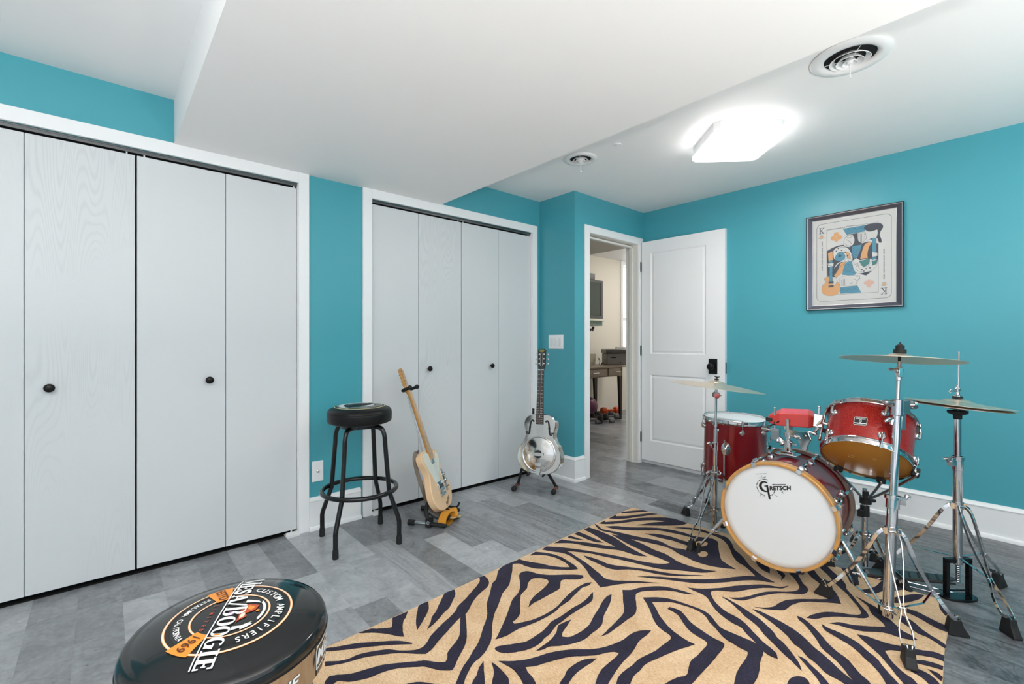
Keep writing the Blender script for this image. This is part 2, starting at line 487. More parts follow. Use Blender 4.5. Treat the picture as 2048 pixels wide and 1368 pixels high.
# closet interiors, painted black for the shade behind the doors
ci = MB()
for a, b_ in (C1, C2):
    ci.box((a - .1, YC + T + .5, 0), (b_ + .1, YC + T + .55, CH)); ci.box((a - .15, YC + T, 0), (a - .1, YC + T + .5, CH)); ci.box((b_ + .1, YC + T, 0), (b_ + .15, YC + T + .5, CH))
    ci.box((a - .1, YC + T, CH - .1), (b_ + .1, YC + T + .5, CH)); ci.box((a - .001, YC + .017, .0006), (b_ + .001, YC + T + .5, .0016))
struct('wall_closet_inside', ci, dark, 'inside of the closets, painted black for the shade seen through the gaps', 'wall', smooth=0)

# baseboards: tall flat board, cap moulding, shoe moulding
def baseboard(name, p0, p1, nrm, label, m0=0, m1=0):
    p0 = Vector((*p0, 0)); p1 = Vector((*p1, 0)); d = (p1 - p0); L = d.length; d.normalize(); n = Vector((*nrm, 0))
    prof = [(0, 0), (.026, 0), (.026, .014), (.022, .022), (.015, .024), (.015, .166), (.0185, .169), (.0185, .174), (.012, .181), (.007, .192), (0, .192)]
    vs = []; k = len(prof)
    for s, mm in ((0, m0), (L, m1)):
        for a, z in prof: vs.append(p0 + d * (s + mm * a * (1 if s else -1)) + n * a + Vector((0, 0, z)))
    fs = [(i, (i + 1) % k, k + (i + 1) % k, k + i) for i in range(k)] + [tuple(range(k))[::-1], tuple(range(k, 2 * k))]
    b = MB(); b.add(vs, fs); return struct(name, b, trim_white, label, 'baseboard', smooth=30)
baseboard('baseboard_right', (XR, YF), (XR, YD), (-1, 0), 'white baseboard along the wall behind the drum kit')
baseboard('baseboard_closets', (.90, YC), (1.212, YC), (0, -1), 'white baseboard between the two closets')
baseboard('baseboard_alcove', (XB, YD), (XB, YC), (-1, 0), 'white baseboard beside the steel guitar', m0=1)
baseboard('baseboard_doorway', (XB, YD), (2.9, YD), (0, -1), 'short white baseboard left of the doorway', m0=1)
baseboard('baseboard_left', (XL, YF), (XL, YC), (1, 0), 'white baseboard at the left end of the room')
baseboard('baseboard_front', (XL, YF), (XR, YF), (0, 1), 'white baseboard behind the camera')

# casings
def casing(name, x0, x1, top, y, wdt, label, wl=None, wr=None, wt=None, th=.015):
    b = MB(); wl = wl or wdt; wr = wr or wdt; wt = wt or wdt
    for (u0, u1) in ((x0 - wl, x0), (x1, x1 + wr)):
        b.box((u0, y - th, 0), (u1, y, top + wt)); 
    b.box((x0, y - th, top), (x1, y, top + wt))
    if y == YC: b.box((x0 - .001, y - .001, 0), (x0 + .0025, y + T, top)); b.box((x1 - .0025, y - .001, 0), (x1 + .001, y + T, top))
    return struct(name, b, trim_white, label, 'trim', smooth=0, bevel=.003)
casing('trim_1', C1[0], C1[1], CT, YC, .057, 'white casing round the large closet at left', wt=.062)
casing('trim_2', C2[0], C2[1], CT, YC, .06, 'white casing round the closet behind the guitars', wr=.055, wt=.062)
casing('trim_3', DO[0], DO[1], DT, YD, .06, 'white casing round the open doorway', wr=.075)
j = MB(); j.box((DO[1], YD - .002, 0), (DO[1] + .02, YD + T + .002, DT)); j.box((DO[0] - .012, YD - .002, 0), (DO[0], YD + T + .002, DT)); j.box((DO[0], YD, DT - .002), (DO[1], YD + T, DT + .01))
j.box((DO[1] - .012, YD + .045, 0), (DO[1] + .001, YD + .08, DT)); j.box((DO[1] + .019, YD - .014, 0), (DXH0, YD - .001, DT)); j.box((DO[0], YD + .045, 0), (DO[0] + .012, YD + .08, DT)); j.box((DO[0], YD + .045, DT - .026), (DO[1], YD + .08, DT - .01))
struct('trim_4', j, mat('white_jamb_paint', srgb(236, 234, 228), .4), 'white door jamb and stop of the open doorway', 'trim', smooth=0, bevel=.002)

# bifold tracks
steel = mat('dark_steel_track', (.16, .165, .17), .35, metal=.9)
for i, (a, b_) in enumerate((C1, C2)):
    t = MB(); t.box((a, YC + .012, CT - .018), (b_, YC + .05, CT - .0005)); t.box((a, YC + .006, CT - .006), (b_, YC + .012, CT - .001))
    tr = struct('trim_%d' % (5 + i), t, steel, ['dark steel bifold track above the large left closet', 'dark steel bifold track above the closet behind the guitars'][i], 'track', smooth=0)
    g = MB()
    for x in ((.085, .150, .825) if i == 0 else (1.965, 2.01, 2.67)): g.cyl((x, YC + .02, CT - .034), (x, YC + .02, CT - .012), .0035, n=8)
    obj('roller_pin', g, mat('white_nylon', srgb(235, 235, 235), .4), tr)

# closet doors: each leaf pair is one folding door of two panels
knob_m = mat('black_bronze_knob', (.02, .018, .017), .28, metal=.7)
YP = YC + .014
def bifold(n, xs, knob_x, kz, label, grains):
    root = thing('door_%d' % n, label, 'door', (xs[0], YP + .015, .024)); root['kind'] = 'structure'
    for i in range(2):
        a, b_ = xs[i] + .0012, xs[i + 1] - .0012
        p = MB().box((a, YP, .024), (b_, YP + .028, CT - .028))
        o = obj('panel', p, closet_white, root, smooth=0, bevel=.0015)
        at = o.data.attributes.new('grain', 'FLOAT', 'FACE'); at.data.foreach_set('value', [grains[i]] * len(o.data.polygons))
        if a < knob_x < b_:
            k = MB(frame((knob_x, YP, kz), (0, -1, 0))); k.lathe([(0, 0), (.008, 0), (.007, .010), (.009, .014), (.0165, .019), (.0185, .024), (.0165, .029), (.010, .032), (0, .033)], n=28)
            obj('knob', k, knob_m, o, smooth=50)
bifold(1, (-.612, -.249, .1165), -.172, .902, 'left folding door of the large closet, bold cathedral grain, bronze knob', (.55, 1))
bifold(2, (.1215, .4865, .840), .412, .905, 'second folding door of the large closet, right of the black gap', (.25, .15))
bifold(3, (1.289, 1.632, 1.990), 1.712, .914, 'folding door behind the cream electric guitar', (.3, 1))
bifold(4, (1.993, 2.349, 2.692), 2.270, .916, 'folding door left of the steel guitar', (.2, .2))
br = mat('white_floor_bracket', srgb(225, 226, 226), .4)
for n, (x0, x1, lb) in enumerate(((.775, .843, 'white floor pivot bracket at the foot of the large closet'), (1.285, 1.335, 'white floor pivot bracket behind the bar stool'))):
    b = MB(); b.box((x0, YC - .035, 0), (x1, YC + .03, .004)); b.box((x0, YC - .01, .004), (x1, YC - .005, .022)); b.cyl(((x0 + x1) / 2, YC + .01, .004), ((x0 + x1) / 2, YC + .01, .023), .005, n=10)
    tag(obj('floor_bracket', b, br), lb, 'bracket')

# entrance door, open against the right wall
DXH, DYH = 3.685, 2.405; DXE, DYE = 3.715, 1.665
dd = Vector((DXE - DXH, DYE - DYH, 0)); DW = dd.length; DM = frame((DXH, DYH, .036), (0, 0, 1), dd)   # local x across the door, y to wall or room
# local +y = z cross x ; make front face at y=0 side facing the room (-X world)
DHt = 1.968; TH = .035
door = thing('door_5', 'white two-panel door standing open with a black knob', 'door', (DXH, DYH, .036)); door['kind'] = 'structure'
def lvl(mb, x0, x1, z0, z1):
    # raised frame face with a recessed bevelled panel, on the face y = F
    pass
sgn = -1 if (DM.to_3x3() @ Vector((0, 1, 0))).x > 0 else 1   # y * sgn points into the room
p = MB(DM)
X0, X1, = .088, .588
rects = [(X0, X1, .958, 1.862), (X0, X1, .178, .772)]
def L(x, y, z): return (x, sgn * y, z)
# slab behind
def qbox(mb, a, b): mb.box((a[0], min(sgn * a[1], sgn * b[1]), a[2]), (b[0], max(sgn * a[1], sgn * b[1]), b[2]))
qbox(p, (0, -TH, 0), (DW, -.010, DHt))
qbox(p, (0, -.010, 0), (X0, 0, DHt)); qbox(p, (X1, -.010, 0), (DW, 0, DHt))
qbox(p, (X0, -.010, 0), (X1, 0, rects[1][2])); qbox(p, (X0, -.010, rects[1][3]), (X1, 0, rects[0][2])); qbox(p, (X0, -.010, rects[0][3]), (X1, 0, DHt))
obj('door_slab', p, trim_white, door, smooth=0)
for (a, b_, c, d) in rects:
    q = MB(DM); k = .012; s = .05
    ring = [[(a, c), (b_, c), (b_, d), (a, d)], [(a + k, c + k), (b_ - k, c + k), (b_ - k, d - k), (a + k, d - k)],
            [(a + s * .6, c + s * .6), (b_ - s * .6, c + s * .6), (b_ - s * .6, d - s * .6), (a + s * .6, d - s * .6)]]
    zz = [-.001, -.0085, -.0035]
    vs = [L(x, zz[i], z) for i, r in enumerate(ring) for x, z in r]; fs = []
    for i in range(2):
        for e in range(4): fs.append((i * 4 + e, i * 4 + (e + 1) % 4, i * 4 + 4 + (e + 1) % 4, i * 4 + 4 + e))
    fs.append((8, 9, 10, 11)); q.add(vs, fs); obj('door_panel', q, trim_white, door, smooth=0)
q = MB(DM); qbox(q, (.612, 0, .805), (.682, .008, .928)); rose = obj('knob_plate', q, mat('black_hardware', (.015, .015, .016), .35, metal=.6), door, bevel=.003)
kx = MB(DM @ Matrix.Translation(Vector((.645, sgn * .008, .866))) @ Matrix.Rotation(-sgn * pi / 2, 4, 'X'))
kx.lathe([(.012, 0), (.011, .018), (.02, .024), (.0275, .036), (.0285, .045), (.024, .055), (.012, .060), (0, .0605)], n=28); obj('door_knob', kx, knob_m, rose, smooth=50)
q = MB(DM); qbox(q, (DW - .001, -.028, .81), (DW + .0015, -.008, .90)); obj('latch_plate', q, MATS['black_hardware'], door)
for z in (1.745, .985, .205):
    q = MB(DM); q.cyl((-.008, sgn * .004, z - .042), (-.008, sgn * .004, z + .042), .0062, n=12); q.cyl((-.008, sgn * .004, z - .048), (-.008, sgn * .004, z + .048), .0035, n=8); obj('hinge', q, MATS['black_hardware'], door)

# ------------------------------------------------------------------ next room
wall('wall_next_far', (XB, YN, 0), (6.34, YN + T, 2.46), cream, 'cream wall of the next room behind the desk')
w = MB(); w.box((6.34, YN, 2.36), (XN, YN + T, 2.46)); w.box((6.34, YN, 0), (XN, YN + T, .78)); struct('wall_next_window', w, cream, 'cream wall above and below the next room window', 'wall', smooth=0)
wall('wall_next_right', (XN, YD, 0), (XN + T, YN + T, 2.46), cream, 'cream right wall of the next room')
wall('wall_next_left', (XB, YC + .0, 0), (XB + T, YN, 2.46), cream, 'cream left wall of the next room')
w = MB(); w.box((XR + T, YD + .02, 0), (XN, YD + T, 2.46)); w.box((XB + T, YD + T, CH), (XR + T, YD + T + .01, 2.46)); w.box((XB + T, YD + T, 0), (DO[0] - .012, YD + T + .01, 2.46)); w.box((DO[1] + .02, YD + T, 0), (XR + T, YD + T + .01, 2.46)); struct('wall_next_near', w, cream, 'cream near wall of the next room', 'wall', smooth=0)
w = MB(); w.box((XB, YD, 2.41), (XN + T, YN + T, 2.5)); struct('ceiling_next', w, white_paint, 'white ceiling of the next room', 'ceiling', smooth=0)
w = MB(); w.box((XB + T, YD + T, 2.07), (4.07, YN, 2.41)); struct('ceiling_next_soffit', w, cream, 'cream dropped soffit in the next room', 'soffit', smooth=0)
w = MB(); w.box((6.28, YN - .02, .72), (6.34, YN, 2.42)); w.box((6.34, YN - .02, .72), (XN, YN, .78)); w.box((6.34, YN - .02, 2.35), (XN, YN, 2.41)); w.box((6.36, YN + .03, 1.45), (XN, YN + .05, 1.5))
win = struct('window_1', w, trim_white, 'white-framed window at the far end of the next room', 'window', smooth=0)
g = MB().box((6.34, YN + .06, .78), (XN, YN + .065, 2.36)); obj('pane', g, mat('window_glass', (.9, .95, 1), .02, trans=1, ior=1.01), win)
# ------------------------------------------------------------------ ceiling lamps
lamp_emit = mat('lit_acrylic', (.95, .97, 1), .3, emit=(1, .93, .865), es=LAMP_POWER)
lamp_rim = mat('clear_acrylic_rim', (.9, .93, .95), .15, emit=(1, .96, .91), es=LAMP_POWER * .11)
lamp_soft = mat('lit_acrylic_low', (.95, .97, 1), .3, emit=(1, .93, .865), es=LAMP_POWER * .5)
def ceiling_lamp(c, side, rot, label, lit=None):
    r = thing('ceiling_light', label, 'light', (c[0], c[1], CH), group='square ceiling lights')
    M = Matrix.Translation(Vector((c[0], c[1], 0))) @ Matrix.Rotation(rot, 4, 'Z')
    h = side / 2
    def sq(h, k): return [(h, -h + k), (h, h - k), (h - k, h), (-h + k, h), (-h, h - k), (-h, -h + k), (-h + k, -h), (h - k, -h)]
    b = MB(M).prism(sq(h * .97, .028), CH - .050, CH - .0005); obj('housing', b, trim_white, r)
    b = MB(M).prism(sq(h * .955, .028), CH - .074, CH - .062, bev=.004); obj('diffuser', b, lit or lamp_emit, r)
    b = MB(M); o_ = sq(h, .03); i_ = sq(h * .965, .029); vs = [(x, y, z) for z in (CH - .078, CH - .056) for ring in (o_, i_) for x, y in ring]; fs = []
    n = 8
    for i in range(n):
        k = (i + 1) % n
        fs += [(i, k, n + k, n + i), (2 * n + i, 3 * n + i, 3 * n + k, 2 * n + k), (i, 2 * n + i, 2 * n + k, k), (n + i, n + k, 3 * n + k, 3 * n + i)]
    b.add(vs, fs); obj('rim', b, lamp_rim, r)
    return r
ceiling_lamp((2.74, 1.165), .385, radians(46), 'square frosted ceiling light glowing above the drum kit')
ceiling_lamp((-.62, .95), .385, radians(46), 'square frosted ceiling light left of the soffit, near the large closet', lamp_soft)
ceiling_lamp((2.74, -.95), .385, radians(46), 'added square frosted ceiling light behind the camera, unseen fill', lamp_soft)  # unseen lamp, added as fill from behind the camera
# next room ceiling lamp, unseen, placed to brighten the far wall, and a window's daylight there
nl = thing('ceiling_light', 'unseen round ceiling light added to brighten the next room', 'light', (6.1, 3.3, 2.41))
b = MB(frame((6.1, 3.3, 2.41), (0, 0, -1))); b.lathe([(.0, .05), (.1, .045), (.15, .02), (.155, 0)], n=32); obj('diffuser', b, mat('warm_lit_glass', (1, .95, .85), .4, emit=(1, .96, .91), es=NEXT_POWER), nl)

# ------------------------------------------------------------------ round ceiling diffusers
vent_w = mat('white_enamel_metal', srgb(232, 234, 236), .35)
def vent(c, R, label):
    r = thing('air_vent', label, 'vent', (c[0], c[1], CH), group='round ceiling air vents')
    F = frame((c[0], c[1], CH), (0, 0, -1))
    k = R / .145
    b = MB(F); b.lathe([(.144 * k, .0005), (.145 * k, .004), (.138 * k, .010), (.115 * k, .013), (.098 * k, .010), (.093 * k, .002), (.096 * k, .0006)], n=64); obj('flange', b, vent_w, r, smooth=60)
    b = MB(F); b.lathe([(.0, .0006), (.094 * k, .0006)], n=48); obj('duct', b, dark, r)
    for rr, z in ((.073, .020), (.050, .026), (.027, .030)):
        b = MB(F); b.lathe([((rr - .018) * k, .006), (rr * k, z), ((rr + .001) * k, z - .0015), ((rr - .016) * k, .004)], n=48); obj('cone', b, vent_w, r, smooth=60)
    b = MB(F)
    for a in (.4, 2.5, 4.6): b.tube([(.012 * cos(a), .012 * sin(a), .012), (.09 * k * cos(a), .09 * k * sin(a), .006)], .0012, n=6)
    b.lathe([(0, .032), (.01, .031), (.012, .02)], n=20); obj('spider', b, vent_w, r)
    b = MB(F); b.cyl((0, 0, .02), (.004, 0, .078), .0022, n=8); b.cbox((.005, 0, .082), (.014, .003, .012)); obj('damper_lever', b, vent_w, r)
vent((2.342, .530), .142, 'large round white air vent nearest the camera')
vent((2.328, 1.977), .105, 'round white air vent near the doorway')
b = MB(frame((2.33, 1.69, CH), (0, 0, -1))); b.lathe([(.024, 0), (.022, .004), (0, .006)], n=24); b.cbox((.0, 0, .007), (.012, .004, .003))
tag(obj('sprinkler_cover', b, vent_w), 'small round white sprinkler cover on the ceiling between the two vents', 'cap')

# ------------------------------------------------------------------ wall plates
pl = thing('wall_plate', 'white cable wall plate low between the closets', 'wall plate', (.951, YC, .34))
b = MB().box((.918, YC - .006, .280), (.984, YC - .0003, .400)); obj('plate', b, trim_white, pl, bevel=.002)
b = MB(frame((.951, YC - .006, .340), (0, -1, 0))); b.lathe([(.008, 0), (.008, .003), (.0048, .003), (.0048, .012), (.0, .012)], n=16); b.cyl((0, 0, 0), (0, 0, .015), .001, n=6); obj('cable_jack', b, mat('chrome_jack', (.8, .8, .82), .15, metal=1), pl)
sw = thing('light_switch', 'white three-gang rocker switch plate beside the doorway', 'switch', (XB, 2.628, 1.10))
b = MB().box((XB - .006, 2.547, 1.045), (XB - .0003, 2.709, 1.157)); obj('plate', b, trim_white, sw, bevel=.002)
for y in (2.582, 2.628, 2.674):
    b = MB(); b.box((XB - .0095, y - .0165, 1.068), (XB - .006, y + .0165, 1.134)); obj('rocker', b, vent_w, sw, bevel=.0015)

# three unseen uplighters, added behind the camera to brighten ceiling and soffit
for (ux, uy), lb in zip(((-.75, -.75), (1.05, -1.15), (2.6, -1.0)), ('added black fill uplighter behind the camera, at the left end', 'added black fill uplighter behind the camera, under the soffit', 'added black fill uplighter behind the camera, by the right wall')):
    fl = thing('added_floor_lamp', lb, 'lamp', (ux, uy, 0), group='added fill uplighters')
    b = MB(frame((ux, uy, 0), (0, 0, 1))); b.lathe([(0, 0), (.13, 0), (.13, .012), (.02, .025), (0, .025)], n=32); obj('base', b, knob_m, fl)
    b = MB().cyl((ux, uy, .02), (ux, uy, .83), .011); obj('pole', b, knob_m, fl)
    b = MB(frame((ux, uy, .82), (0, 0, 1))); b.lathe([(.0, 0), (.06, .006), (.2, .05), (.27, .125), (.266, .127), (.195, .056), (.06, .012), (0, .008)], n=40); obj('lamp_shade', b, vent_w, fl)
